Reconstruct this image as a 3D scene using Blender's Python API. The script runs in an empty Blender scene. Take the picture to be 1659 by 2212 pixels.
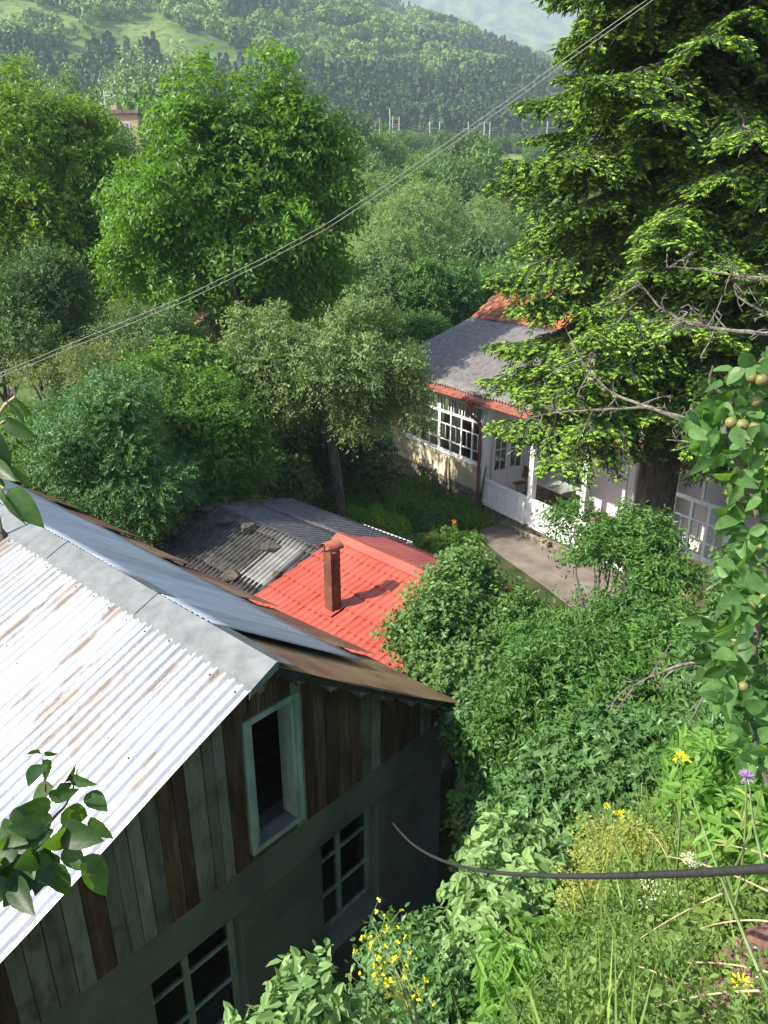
HAZE=0.0004; EXPOSURE=0.98
import bpy, math, random
import numpy as np

# ------------------------------------------------------------------ camera model (sheet pixels 1659 x 2212)
PITCH = math.radians(21.0); FOC = 1540.0; CX, CY, EYE = 829.5, 1106.0, 9.0
cP, sP = math.cos(PITCH), math.sin(PITCH)
CAM = np.array([0.0, 0.0, EYE])
def ray(x, y):
    u = CY - y
    return np.array([x - CX, FOC * cP + u * sP, -FOC * sP + u * cP])
def onz(x, y, z): r = ray(x, y); return CAM + r * ((z - EYE) / r[2])
def onY(x, y, Y): r = ray(x, y); return CAM + r * (Y / r[1])
def at(x, y, dist): r = ray(x, y); return CAM + r * (dist / np.linalg.norm(r))
def onpl(x, y, p0, n):
    r = ray(x, y); return CAM + r * (np.dot(np.asarray(p0) - CAM, n) / np.dot(r, n))
def proj(P):
    d = np.asarray(P, float) - CAM
    zc = d[..., 1] * cP - d[..., 2] * sP
    yc = d[..., 1] * sP + d[..., 2] * cP
    zc = np.where(np.abs(zc) < 1e-6, 1e-6, zc)
    return CX + d[..., 0] / zc * FOC, CY - yc / zc * FOC, zc
def depth(P): return float(proj(P)[2])

scene = bpy.context.scene
col = scene.collection
V3 = lambda *a: np.array(a, float)
def nrm(a):
    a = np.asarray(a, float); return a / np.maximum(np.linalg.norm(a, axis=-1, keepdims=True), 1e-9)

# ------------------------------------------------------------------ objects
def tag(o, label=None, cat=None, group=None, kind=None):
    if label: o['label'] = label
    if cat: o['category'] = cat
    if group: o['group'] = group
    if kind: o['kind'] = kind
    return o
def empty(name, loc, label, cat, group=None):
    o = bpy.data.objects.new(name, None); col.objects.link(o)
    o.location = [float(c) for c in loc]; o.empty_display_size = .1
    return tag(o, label, cat, group)
def origin(o):
    p = np.zeros(3)
    while o is not None:
        p = p + np.array(o.location); o = o.parent
    return p
def link(name, me, m, parent=None, loc=None):
    o = bpy.data.objects.new(name, me); col.objects.link(o)
    if m is not None: me.materials.append(m)
    if parent is not None: o.parent = parent
    if loc is not None: o.location = loc
    return o
def mesh_np(name, verts, faces_flat, counts, smooth=False, attrs=None, uv=None):
    me = bpy.data.meshes.new(name)
    verts = np.ascontiguousarray(verts, dtype=np.float32); faces_flat = np.ascontiguousarray(faces_flat, dtype=np.int32)
    counts = np.ascontiguousarray(counts, dtype=np.int32)
    me.vertices.add(len(verts)); me.vertices.foreach_set('co', verts.ravel())
    me.loops.add(len(faces_flat)); me.loops.foreach_set('vertex_index', faces_flat)
    me.polygons.add(len(counts))
    st = np.zeros(len(counts), np.int32); st[1:] = np.cumsum(counts)[:-1]
    me.polygons.foreach_set('loop_start', st); me.polygons.foreach_set('loop_total', counts)
    me.polygons.foreach_set('use_smooth', np.full(len(counts), bool(smooth)))
    me.update(calc_edges=True)
    for k, a in (attrs or {}).items():
        at_ = me.attributes.new(k, 'FLOAT', 'FACE'); at_.data.foreach_set('value', np.ascontiguousarray(a, dtype=np.float32))
    if uv is not None:
        l = me.uv_layers.new(name='UVMap'); l.data.foreach_set('uv', np.ascontiguousarray(uv[faces_flat], dtype=np.float32).ravel())
    return me

class Fr:
    """local frame: x along ux, y along uy (depth), z up"""
    def __init__(s, o, ux, uy, uz=(0, 0, 1)):
        s.o = np.asarray(o, float); s.x = np.asarray(ux, float); s.y = np.asarray(uy, float); s.z = np.asarray(uz, float)
    def p(s, x, y, z): return s.o + s.x * x + s.y * y + s.z * z
WF = Fr((0, 0, 0), (1, 0, 0), (0, 1, 0))

class MB:
    def __init__(s): s.v = []; s.f = []; s.t = []; s.n = 0
    def add(s, vs, fs, tint=.5):
        vs = np.asarray(vs, float).reshape(-1, 3)
        s.v.append(vs)
        for f in fs: s.f.append([i + s.n for i in f]); s.t.append(tint)
        s.n += len(vs); return s
    def box(s, fr, x0, x1, y0, y1, z0, z1, tint=.5):
        c = [fr.p(x, y, z) for z in (z0, z1) for y in (y0, y1) for x in (x0, x1)]
        return s.add(c, [(0, 2, 3, 1), (4, 5, 7, 6), (0, 1, 5, 4), (2, 6, 7, 3), (0, 4, 6, 2), (1, 3, 7, 5)], tint)
    def hexa(s, c, tint=.5):   # 8 corners: bottom 4 loop, top 4 loop
        return s.add(c, [(3, 2, 1, 0), (4, 5, 6, 7), (0, 1, 5, 4), (1, 2, 6, 5), (2, 3, 7, 6), (3, 0, 4, 7)], tint)
    def slab(s, pts, off, tint=.5):   # polygon extruded by vector
        pts = np.asarray(pts, float); n = len(pts); off = np.asarray(off, float)
        fs = [tuple(range(n))[::-1], tuple(range(n, 2 * n))] + [(i, (i + 1) % n, n + (i + 1) % n, n + i) for i in range(n)]
        return s.add(np.vstack([pts, pts + off]), fs, tint)
    def tube(s, pts, rad, k=6, tint=.5, cap=True):
        pts = np.asarray(pts, float); m = len(pts)
        rad = np.broadcast_to(np.asarray(rad, float), (m,))
        tg = nrm(np.gradient(pts, axis=0)); ref = V3(0.31, 0.17, 0.93)
        vs = []; b = None
        for i in range(m):
            a = np.cross(tg[i], ref) if b is None else a - tg[i] * np.dot(a, tg[i])
            if np.linalg.norm(a) < 1e-5: a = np.cross(tg[i], V3(1, 0, 0))
            a = nrm(a); b = np.cross(tg[i], a)
            for j in range(k):
                w = 2 * math.pi * j / k
                vs.append(pts[i] + rad[i] * (math.cos(w) * a + math.sin(w) * b))
        fs = [(i * k + j, i * k + (j + 1) % k, (i + 1) * k + (j + 1) % k, (i + 1) * k + j) for i in range(m - 1) for j in range(k)]
        if cap: fs += [tuple(range(k))[::-1], tuple(range((m - 1) * k, m * k))]
        return s.add(vs, fs, tint)
    def build(s, name, m, parent=None, smooth=False, bevel=0, loc=None):
        v = np.vstack(s.v)
        o0 = origin(parent) if parent is not None else np.zeros(3)
        ctr = None
        if parent is None:
            ctr = np.array([(v[:, 0].min() + v[:, 0].max()) / 2, (v[:, 1].min() + v[:, 1].max()) / 2, v[:, 2].min()]); o0 = ctr
        flat = np.array([i for f in s.f for i in f]); cnt = np.array([len(f) for f in s.f])
        me = mesh_np(name, v - o0, flat, cnt, smooth, {'tint': s.t})
        o = link(name, me, m, parent, ctr)
        if bevel:
            b = o.modifiers.new('b', 'BEVEL'); b.width = bevel; b.segments = 1; b.limit_method = 'ANGLE'; b.angle_limit = .7
        return o

def grid_surface(name, fn, us, vs, m, parent=None, smooth=True, thick=0):
    U, W = np.meshgrid(us, vs, indexing='ij')
    P = fn(U, W).reshape(-1, 3); nu, nv = len(us), len(vs)
    i = np.arange(nu - 1)[:, None] * nv + np.arange(nv - 1)[None]
    q = np.stack([i, i + nv, i + nv + 1, i + 1], -1).reshape(-1, 4)
    o0 = origin(parent) if parent is not None else np.zeros(3)
    uv = np.stack([U.ravel(), W.ravel()], 1)
    me = mesh_np(name, P - o0, q.ravel(), np.full(len(q), 4), smooth, None, uv)
    o = link(name, me, m, parent)
    if thick:
        md = o.modifiers.new('s', 'SOLIDIFY'); md.thickness = thick; md.offset = 0
    return o

# ------------------------------------------------------------------ materials
def newmat(name):
    m = bpy.data.materials.new(name); m.use_nodes = True; nt = m.node_tree
    return m, nt, nt.nodes['Principled BSDF']
def nd(nt, typ, inp=None, **kw):
    n = nt.nodes.new(typ)
    for k, v in kw.items(): setattr(n, k, v)
    for k, v in (inp or {}).items():
        if isinstance(v, bpy.types.NodeSocket): nt.links.new(v, n.inputs[k])
        else: n.inputs[k].default_value = v
    return n
def c4(c): return (c[0], c[1], c[2], 1)
def coords(nt, kind='Object', scale=(1, 1, 1)):
    if kind == 'Pos': src = nd(nt, 'ShaderNodeNewGeometry').outputs['Position']
    else: src = nd(nt, 'ShaderNodeTexCoord').outputs[kind]
    return nd(nt, 'ShaderNodeMapping', {'Vector': src, 'Scale': scale}).outputs[0]
def noise(nt, vec, scale, detail=4, rough=.6, dist=0):
    return nd(nt, 'ShaderNodeTexNoise', {'Vector': vec, 'Scale': scale, 'Detail': detail, 'Roughness': rough, 'Distortion': dist}).outputs[0]
def ramp(nt, fac, stops):
    r = nd(nt, 'ShaderNodeValToRGB', {'Fac': fac}); e = r.color_ramp.elements
    while len(e) < len(stops): e.new(.5)
    for i, (p, c) in enumerate(stops): e[i].position = p; e[i].color = c4(c) if not np.isscalar(c) else (c, c, c, 1)
    return r.outputs[0]
def mixc(nt, fac, a, b, mode='MIX'):
    n = nd(nt, 'ShaderNodeMix', data_type='RGBA', blend_type=mode)
    for sock, v in ((n.inputs[0], fac), (n.inputs[6], a), (n.inputs[7], b)):
        if isinstance(v, bpy.types.NodeSocket): nt.links.new(v, sock)
        elif sock.type == 'RGBA': sock.default_value = (v, v, v, 1) if np.isscalar(v) else c4(v)
        else: sock.default_value = v
    return n.outputs[2]
def attr(nt, name): return nd(nt, 'ShaderNodeAttribute', attribute_name=name).outputs['Fac']
def bump(nt, b, h, strength=.5, dist=.01):
    n = nd(nt, 'ShaderNodeBump', {'Height': h, 'Strength': strength, 'Distance': dist}); nt.links.new(n.outputs[0], b.inputs['Normal'])
def simple(name, c1, c2=None, scale=8, rough=.7, metal=0, coord='Object', stretch=(1, 1, 1), lo=.35, hi=.65, bmp=0, bscale=None, tint=0, detail=5, spec=.4, bd=.01):
    m, nt, b = newmat(name)
    vec = coords(nt, coord, stretch)
    if c2 is not None:
        f = noise(nt, vec, scale, detail)
        c = ramp(nt, f, [(lo, c1), (hi, c2)])
    else: c = nd(nt, 'ShaderNodeRGB'); c.outputs[0].default_value = c4(c1); c = c.outputs[0]
    if tint:
        t = nd(nt, 'ShaderNodeMapRange', {'Value': attr(nt, 'tint'), 'To Min': 1 - tint, 'To Max': 1 + tint}).outputs[0]
        h = nd(nt, 'ShaderNodeHueSaturation', {'Color': c, 'Value': t}); c = h.outputs[0]
    nt.links.new(c, b.inputs['Base Color'])
    b.inputs['Roughness'].default_value = rough; b.inputs['Metallic'].default_value = metal; b.inputs['Specular IOR Level'].default_value = spec
    if bmp: bump(nt, b, noise(nt, vec, bscale or scale * 3, 5), bmp, bd)
    return m
def leafmat(name, c1, c2, trans=.35, rough=.45, ctip=None, tc=None, mott=0):
    m, nt, b = newmat(name)
    c = ramp(nt, attr(nt, 'rnd'), [(0, c1), (1, c2)])
    if ctip is not None: c = mixc(nt, attr(nt, 'tip'), c, ctip)
    if mott:
        v = coords(nt); n1 = noise(nt, v, mott, 6, .7); n2 = noise(nt, v, mott * 1.7, 3)
        c = nd(nt, 'ShaderNodeHueSaturation', {'Color': c, 'Value': nd(nt, 'ShaderNodeMapRange', {'Value': n1, 'From Min': .3, 'From Max': .7, 'To Min': .7, 'To Max': 1.3}).outputs[0]}).outputs[0]
        c = mixc(nt, ramp(nt, n2, [(.68, 0.), (.72, .8)]), c, (.16, .11, .04)); bump(nt, b, n1, .4, .002)
    nt.links.new(c, b.inputs['Base Color']); b.inputs['Roughness'].default_value = rough
    b.inputs['Specular IOR Level'].default_value = .35
    g = mixc(nt, 1.0, c, tc or (1.5, 1.6, .55), 'MULTIPLY')
    t = nd(nt, 'ShaderNodeBsdfTranslucent', {'Color': g})
    x = nd(nt, 'ShaderNodeMixShader', {0: trans, 1: b.outputs[0], 2: t.outputs[0]})
    nt.links.new(x.outputs[0], nt.nodes['Material Output'].inputs[0])
    return m

M = {}
M['leaf_walnut'] = leafmat('leaf_walnut', (.055, .14, .014), (.17, .32, .035), .42)
M['leaf_walnut2'] = leafmat('leaf_walnut2', (.07, .14, .012), (.22, .34, .03), .42)
M['leaf_apple'] = leafmat('leaf_apple', (.095, .155, .045), (.25, .345, .12), .28, .5)
M['leaf_rowan'] = leafmat('leaf_rowan', (.05, .13, .04), (.14, .28, .075), .25, .45)
M['leaf_shrub'] = leafmat('leaf_shrub', (.045, .12, .014), (.135, .27, .035), .35, .45)
M['leaf_dark'] = leafmat('leaf_dark', (.05, .10, .028), (.14, .22, .075), .25, .5)
M['leaf_olive'] = leafmat('leaf_olive', (.11, .15, .045), (.21, .27, .08), .3, .55)
M['leaf_plum'] = leafmat('leaf_plum', (.04, .115, .022), (.14, .27, .055), .35, .45)
M['leaf_willow'] = leafmat('leaf_willow', (.14, .21, .07), (.29, .40, .14), .3, .55)
M['leaf_poplar'] = leafmat('leaf_poplar', (.10, .18, .07), (.24, .36, .15), .3, .55)
M['leaf_silver'] = leafmat('leaf_silver', (.15, .22, .13), (.33, .41, .27), .25, .6)
M['leaf_lime'] = leafmat('leaf_lime', (.09, .18, .03), (.20, .33, .06), .35, .55)
M['leaf_mid'] = leafmat('leaf_mid', (.07, .15, .035), (.18, .31, .08), .3, .55)
M['leaf_lilac'] = leafmat('leaf_lilac', (.05, .115, .03), (.16, .28, .07), .3, .42)
M['leaf_vine'] = leafmat('leaf_vine', (.04, .10, .03), (.14, .27, .075), .3, .45)
M['leaf_pear'] = leafmat('leaf_pear', (.045, .11, .03), (.14, .27, .08), .4, .42, mott=60)
M['leaf_fore'] = leafmat('leaf_fore', (.02, .05, .016), (.06, .12, .03), .35, .42, tc=(2.6, 2.6, .5), mott=70)
M['leaf_pale'] = leafmat('leaf_pale', (.12, .22, .075), (.25, .38, .135), .3, .5)
M['leaf_fresh'] = leafmat('leaf_fresh', (.09, .21, .035), (.21, .37, .075), .4, .5)
M['leaf_box'] = leafmat('leaf_box', (.12, .27, .03), (.24, .44, .06), .3, .5)
M['leaf_garden'] = leafmat('leaf_garden', (.055, .14, .025), (.19, .34, .065), .3, .5)
M['weed'] = leafmat('weed', (.05, .125, .025), (.27, .36, .09), .35, .6)
M['weed_y'] = leafmat('weed_y', (.19, .24, .05), (.38, .38, .09), .3, .6)
M['spruce'] = leafmat('spruce', (.045, .085, .03), (.10, .15, .05), .18, .5, ctip=(.30, .50, .05), tc=(1.6, 1.5, .5))
M['forest'] = leafmat('forest', (.075, .15, .04), (.26, .38, .08), .15, .8)
M['pine'] = leafmat('pine', (.045, .085, .04), (.10, .16, .06), .1, .8)
M['bark'] = simple('bark', (.05, .04, .032), (.16, .135, .11), 14, .9, stretch=(1, 1, .25), bmp=.8, bd=.03)
M['bark_spruce'] = simple('bark_spruce', (.075, .052, .042), (.21, .165, .14), 11, .9, stretch=(1, 1, .3), bmp=1, bd=.05)
M['bark_grey'] = simple('bark_grey', (.06, .045, .038), (.24, .21, .18), 30, .9, bmp=.6)
M['stem'] = simple('stem', (.09, .14, .04), (.2, .25, .09), 20, .7)
M['drystem'] = simple('drystem', (.35, .27, .16), (.5, .42, .28), 20, .8)
# ------------------------------------------------------------------ foliage
LEAF4 = (np.array([[0, 0, 0], [.45, -.5, .06], [1, 0, -.05], [.45, .5, .06]]), [(0, 1, 2, 3)])
LEAF6 = (np.array([[0, 0, 0], [.28, -.46, .07], [.68, -.34, .04], [1, 0, -.10], [.68, .34, .04], [.28, .46, .07]]), [(0, 1, 2, 3), (0, 3, 4, 5)])
BLADE = (np.array([[0, -.5, 0], [0, .5, 0], [.5, .45, .02], [.5, -.45, .02], [1, 0, -.12]]), [(0, 1, 2, 3), (3, 2, 4)])
def _star():
    v = [(0, 0, 0)]; tips = [(-.12, -.42), (.30, -.55), (1, 0), (.30, .55), (-.12, .42)]; dips = [(.08, -.26), (.42, -.22), (.42, .22), (.08, .26)]
    for i, t in enumerate(tips):
        v.append((t[0], t[1], -.05 if i == 2 else .02))
        if i < 4: v.append((dips[i][0], dips[i][1], .06))
    return np.array(v), [(0, 1, 2), (0, 2, 3, 4), (0, 4, 5, 6), (0, 6, 7, 8), (0, 8, 9)]
STAR = _star()
def _big():
    ts = [0, .09, .22, .38, .55, .72, .87, 1.0]; w = [0, .30, .47, .5, .46, .33, .16, 0]
    v = []; f = []
    for t, a in zip(ts, w):
        zc = -.16 * t * t
        for k in (-1, -.5, 0, .5, 1):
            v.append((t, k * a, zc + .10 * abs(k) * a * 2 * (1 - .5 * t) + .012 * math.sin(t * 22 + k * 3) * abs(k)))
    for i in range(7):
        for j in range(4): f.append((i * 5 + j, i * 5 + j + 1, (i + 1) * 5 + j + 1, (i + 1) * 5 + j))
    return np.array(v), f
BIG = _big()

def leaf_mesh(name, P, A, N, L, W, m, rnd, tpl=LEAF4, parent=None, extra=None, smooth=False):
    P = np.asarray(P, float); n = len(P)
    A = nrm(A); S = nrm(np.cross(A, N)); N2 = np.cross(S, A)
    L = np.broadcast_to(L, (n,)); W = np.broadcast_to(W, (n,))
    T, fs = tpl; k = len(T)
    v = (P[:, None] + (T[None, :, 0] * L[:, None])[..., None] * A[:, None] + (T[None, :, 1] * W[:, None])[..., None] * S[:, None]
         + (T[None, :, 2] * L[:, None])[..., None] * N2[:, None]).reshape(-1, 3)
    ff = np.concatenate([np.array(f) for f in fs]); cc = np.array([len(f) for f in fs])
    flat = (np.arange(n)[:, None] * k + ff[None]).ravel(); cnt = np.tile(cc, n)
    at_ = {'rnd': np.repeat(np.broadcast_to(rnd, (n,)), len(fs))}
    for kk, a in (extra or {}).items(): at_[kk] = np.repeat(np.broadcast_to(a, (n,)), len(fs))
    o0 = origin(parent) if parent is not None else np.zeros(3)
    me = mesh_np(name, v - o0, flat, cnt, smooth, at_)
    return link(name, me, m, parent)

def rdir(rng, n, up=0.0):
    d = nrm(rng.normal(size=(n, 3))); d[:, 2] += up; return nrm(d)

def sprig_leaves(rng, C, R, ctr, nspr, k, slen, up=.25, droop=.25, flat=.8, outw=.5, inner=.35):
    """C (m,3) clump centres, R (m) radii -> leaf arrays"""
    m = len(C)
    c = np.repeat(C, nspr, 0); r = np.repeat(R, nspr); n = len(c)
    crnd = np.repeat(rng.random(m), nspr)
    d = rdir(rng, n, .15)
    base = c + d * (r * rng.uniform(inner, .85, n))[:, None] * np.array([1, 1, flat])
    out = nrm(c - ctr)
    sd = nrm(d + out * outw + V3(0, 0, up) + rng.normal(size=(n, 3)) * .25)
    sl = slen * rng.uniform(.6, 1.3, n)
    t = (np.arange(k) + .6) / k
    P = base[:, None] + sd[:, None] * (sl[:, None] * t)[..., None]
    P[..., 2] -= droop * sl[:, None] * t ** 2
    side = nrm(np.cross(sd, rdir(rng, n)))
    sg = np.where(np.arange(k) % 2 == 0, 1, -1)
    A = nrm(sd[:, None] * .55 + side[:, None] * sg[None, :, None] + rng.normal(size=(n, k, 3)) * .35 + V3(0, 0, -droop))
    N = nrm(d[:, None] * .55 + V3(0, 0, .75) + rng.normal(size=(n, k, 3)) * .45)
    rn = np.clip(.45 * crnd[:, None] + .25 * np.repeat(rng.random(n)[:, None], k, 1) + .3 * rng.random((n, k)), 0, 1)
    return P.reshape(-1, 3), A.reshape(-1, 3), N.reshape(-1, 3), rn.ravel()

def crown_clumps(rng, lobes, n, rc):
    """lobes: list of (centre, (rx,ry,rz)) -> clump centres + radii"""
    vol = np.array([np.prod(l[1]) ** .8 for l in lobes]); cnt = np.maximum(1, (n * vol / vol.sum()).round().astype(int))
    C = []
    for (c, r), q in zip(lobes, cnt):
        d = rdir(rng, q, .12); rr = rng.uniform(.25, 1, q) ** .55
        wob = 1 + .18 * np.sin(d[:, 0] * 5 + c[0]) * np.cos(d[:, 2] * 4 + c[1]) + rng.normal(size=q) * .07
        C.append(np.asarray(c) + d * (rr * wob)[:, None] * np.asarray(r) * .9)
    C = np.vstack(C); return C, rc * rng.uniform(.65, 1.35, len(C))

def bez(a, b, c, n=6):
    t = np.linspace(0, 1, n)[:, None]; return (1 - t) ** 2 * a + 2 * t * (1 - t) * b + t * t * c

def plobe(x, y, rx, ry, Y, rd=None):
    c = onY(x, y, Y); s = depth(c) / FOC
    return (c, (rx * s, (rd if rd is not None else rx * s), ry * s * 1.02))

def tree(name, label, cat, base, lobes, n, rc, nspr, k, slen, L, W, m, seed, trunk_r=.18, bark='bark', tpl=LEAF4, group=None, up=.25, droop=.25,
         fork=.35, limbs=26, outw=.5, flat=.8, inner=.35, lean=None):
    rng = np.random.default_rng(seed); base = np.asarray(base, float)
    root = empty(name, base, label, cat, group)
    C, R = crown_clumps(rng, lobes, n, rc)
    ctr = np.mean([l[0] for l in lobes], 0)
    P, A, N, rn = sprig_leaves(rng, C, R, ctr, nspr, k, slen, up, droop, flat, outw, inner)
    Ls = L * rng.uniform(.7, 1.25, len(P))
    leaf_mesh('crown', P, A, N, Ls, Ls * W, m, rn, tpl, root)
    mb = MB()
    top = ctr + V3(0, 0, .45 * lobes[0][1][2])
    fk = base + (ctr - base) * fork
    if lean is not None: fk = np.asarray(lean)
    mid = (base + fk) / 2 + rng.normal(size=3) * trunk_r * .7
    tp = np.vstack([bez(base - V3(0, 0, .3), mid, fk, 5), bez(fk, (fk + top) / 2 + rng.normal(size=3) * trunk_r * 2, top, 6)[1:]])
    mb.tube(tp, np.concatenate([np.linspace(trunk_r * 1.25, trunk_r * .85, 5), np.linspace(trunk_r * .7, trunk_r * .12, 5)]), 8)
    idx = rng.permutation(len(C))[:limbs]
    for i in idx:
        q = rng.uniform(0, .75); s0 = tp[4 + int(q * 5)]
        e = C[i]; b = s0 * .45 + e * .55 + V3(0, 0, np.linalg.norm(e - s0) * .12) + rng.normal(size=3) * .06 * np.linalg.norm(e - s0)
        pp = bez(s0, b, e, 7); pp[1:-1] += rng.normal(size=(5, 3)) * .02 * np.linalg.norm(e - s0)
        r0 = trunk_r * rng.uniform(.25, .5)
        mb.tube(pp, np.linspace(r0, r0 * .18, 7), 5)
        for _ in range(2):
            s1 = pp[rng.integers(3, 6)]; e1 = e + rdir(rng, 1)[0] * R[i] * 1.1
            mb.tube(bez(s1, (s1 + e1) / 2 + rng.normal(size=3) * .05, e1, 4), np.linspace(r0 * .3, r0 * .08, 4), 4)
    mb.build('trunk', M[bark], root, True)
    return root

def copy_tree(o, parent=None):
    c = o.copy(); col.objects.link(c); c.parent = parent
    for ch in list(o.children): copy_tree(ch, c)
    return c

# ------------------------------------------------------------------ terrain
PHI = math.radians(42.0)
eV = V3(math.sin(PHI), math.cos(PHI), 0); nV = V3(math.cos(PHI), -math.sin(PHI), 0)   # along gable wall, out of gable wall
corner = onY(964, 1542, 7.5)
D0 = float(np.dot(corner, nV))
def vnoise(x, y, s, seed=0):
    x = np.asarray(x, float) / s + seed * 17.3; y = np.asarray(y, float) / s + seed * 9.7
    xi, yi = np.floor(x), np.floor(y); fx, fy = x - xi, y - yi
    fx = fx * fx * (3 - 2 * fx); fy = fy * fy * (3 - 2 * fy)
    h = lambda a, b: np.modf(np.abs(np.sin(a * 127.1 + b * 311.7) * 43758.5453))[0]
    return (h(xi, yi) * (1 - fx) + h(xi + 1, yi) * fx) * (1 - fy) + (h(xi, yi + 1) * (1 - fx) + h(xi + 1, yi + 1) * fx) * fy
def fbm(x, y, s, o=4, seed=0):
    r = 0; a = .5
    for i in range(o): r = r + a * vnoise(x, y, s / 2 ** i, seed + i); a *= .5
    return r
def ridge_ratio(a):
    return np.interp(a, [-1, -.5, -.2, -.05, .02, .07, .166, .24, .35, .6, 1], [.50, .42, .36, .285, .256, .243, .213, .19, .17, .15, .14])
YC = 900.0
def terr(x, y):
    x = np.asarray(x, float); y = np.asarray(y, float)
    g = np.interp(y, [38, 60, 90, 150, 220, 290, 335], [0, 1.6, 5.2, 15, 26.5, 40, 42])
    a = x / np.maximum(y, 50)
    zc = EYE + ridge_ratio(a) * YC
    t = np.clip((y - 335) / (YC - 335), 0, None)
    bumps = (fbm(x, y, 190, 4, 3) - .47) * 46 + np.abs(fbm(x + .3 * y, y, 120, 3, 8) - .45) * -26
    h = 42 + (zc - 42) * np.where(t < 1, t ** .95, 1 - .55 * (t - 1)) + bumps * np.clip(t * 6, 0, 1) * np.clip(1.6 - t, 0, 1)
    z = np.where(y > 335, h, g + (fbm(x, y, 30, 3, 1) - .45) * 2.2 * np.clip((y - 40) / 40, 0, 1))
    q = .94 * y - .35 * x
    d = x * nV[0] + y * nV[1] - D0
    hill = np.minimum(7.9 - .95 * q, 7.35) + (fbm(x, y, 1.3, 3, 5) - .45) * .5
    cut = 2.5 * (d - 1.15)
    near = np.clip(np.minimum(hill, cut), 0, None)
    return np.where(y < 40, z + near, z)
def build_terrain():
    ys = np.concatenate([np.arange(-8, 16, .22), np.geomspace(16.3, 60, 70), np.geomspace(62, 335, 80), np.geomspace(340, 1150, 180)])
    an = np.linspace(-1.5, 1.35, 330)
    Yg, Ag = np.meshgrid(ys, an, indexing='ij')
    Xg = Ag * (np.maximum(Yg, -2) + 12) * .95
    Zg = terr(Xg, Yg)
    P = np.stack([Xg, Yg, Zg], -1).reshape(-1, 3); nu, nv = len(ys), len(an)
    i = np.arange(nu - 1)[:, None] * nv + np.arange(nv - 1)[None]
    q = np.stack([i, i + 1, i + nv + 1, i + nv], -1).reshape(-1, 4)
    me = mesh_np('ground', P, q.ravel(), np.full(len(q), 4), True)
    m, nt, b = newmat('ground')
    pos = coords(nt, 'Pos')
    y = nd(nt, 'ShaderNodeSeparateXYZ', {0: pos}).outputs[1]
    far = nd(nt, 'ShaderNodeMapRange', {'Value': y, 'From Min': 30, 'From Max': 60}).outputs[0]
    n1 = noise(nt, pos, 1.4, 6)
    soil = ramp(nt, n1, [(.3, (.025, .028, .012)), (.5, (.05, .065, .022)), (.7, (.09, .075, .05))])
    n2 = noise(nt, pos, .035, 7)
    gr = ramp(nt, n2, [(.35, (.085, .15, .035)), (.5, (.145, .225, .045)), (.66, (.23, .265, .075))])
    n3 = noise(nt, pos, .22, 6); gr2 = mixc(nt, ramp(nt, n3, [(.48, 0.), (.62, 1.)]), gr, (.07, .115, .035))
    nt.links.new(mixc(nt, far, soil, gr2), b.inputs['Base Color'])
    b.inputs['Roughness'].default_value = .95; b.inputs['Specular IOR Level'].default_value = .1
    bump(nt, b, n1, .6, .06)
    o = link('ground', me, m); tag(o, kind='structure')
    # distant mountain
    us = np.linspace(-.35, .85, 150); vs = np.linspace(0, 1, 60)
    def fn(U, W):
        Y = 1800 + W * 560; X = U * Y
        Z = 90 + W * 560 * (.95 + .08 * np.sin(U * 9 + 1)) + (fbm(X, Y, 380, 5, 11) - .45) * 110 * np.clip(W * 3, 0, 1) * np.clip(2 - W * 1.6, 0, 1)
        return np.stack([X, Y, Z], -1)
    mm = simple('mountain', (.05, .10, .045), (.17, .25, .09), .03, .95, coord='Pos', lo=.42, hi=.6, detail=8)
    tag(grid_surface('mountain', fn, us, vs, mm), kind='structure')
build_terrain()
# ------------------------------------------------------------------ building materials
def roofmetal(name, base1, base2, rough, stain=None, sc=1.0, metal=1.0):
    m, nt, b = newmat(name)
    uv = coords(nt, 'UV', (3.2 * sc, .35 * sc, 1)); uv2 = coords(nt, 'UV', (1, 1, 1))
    n1 = noise(nt, uv, 3, 6)
    c = ramp(nt, n1, [(.35, base1), (.65, base2)])
    # each sheet (0.83 m wide) weathered a little differently
    sx = nd(nt, 'ShaderNodeSeparateXYZ', {0: uv2})
    sh = nd(nt, 'ShaderNodeMath', {0: nd(nt, 'ShaderNodeMath', {0: sx.outputs[0], 1: .826}, operation='DIVIDE').outputs[0]}, operation='FLOOR').outputs[0]
    wn = nd(nt, 'ShaderNodeTexWhiteNoise', {'W': sh}, noise_dimensions='1D').outputs[0]
    c = nd(nt, 'ShaderNodeHueSaturation', {'Color': c, 'Value': nd(nt, 'ShaderNodeMapRange', {'Value': wn, 'To Min': .82, 'To Max': 1.12}).outputs[0]}).outputs[0]
    if stain is not None:
        n2 = noise(nt, coords(nt, 'UV', (2.6, .42, 1)), 1.5, 9, .72)
        f2 = ramp(nt, n2, [(.515, 0.), (.575, .8)])
        c = mixc(nt, f2, c, stain)
        n3 = noise(nt, coords(nt, 'UV', (2.2, .35, 1)), 4, 8, .75)
        c = mixc(nt, ramp(nt, n3, [(.47, 0.), (.66, .6)]), c, (.50, .40, .30))
        nt.links.new(mixc(nt, f2, (metal,) * 3, (.05,) * 3), b.inputs['Metallic'])
    else: b.inputs['Metallic'].default_value = metal
    nt.links.new(c, b.inputs['Base Color'])
    r = nd(nt, 'ShaderNodeMapRange', {'Value': noise(nt, uv, 5, 4), 'To Min': rough - .08, 'To Max': rough + .14}).outputs[0]
    nt.links.new(r, b.inputs['Roughness'])
    bump(nt, b, noise(nt, uv2, 2.2, 4), .35, .03)
    return m
M['zinc_near'] = roofmetal('zinc_near', (.46, .48, .51), (.72, .72, .73), .40, (.16, .115, .085), metal=.75)
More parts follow.
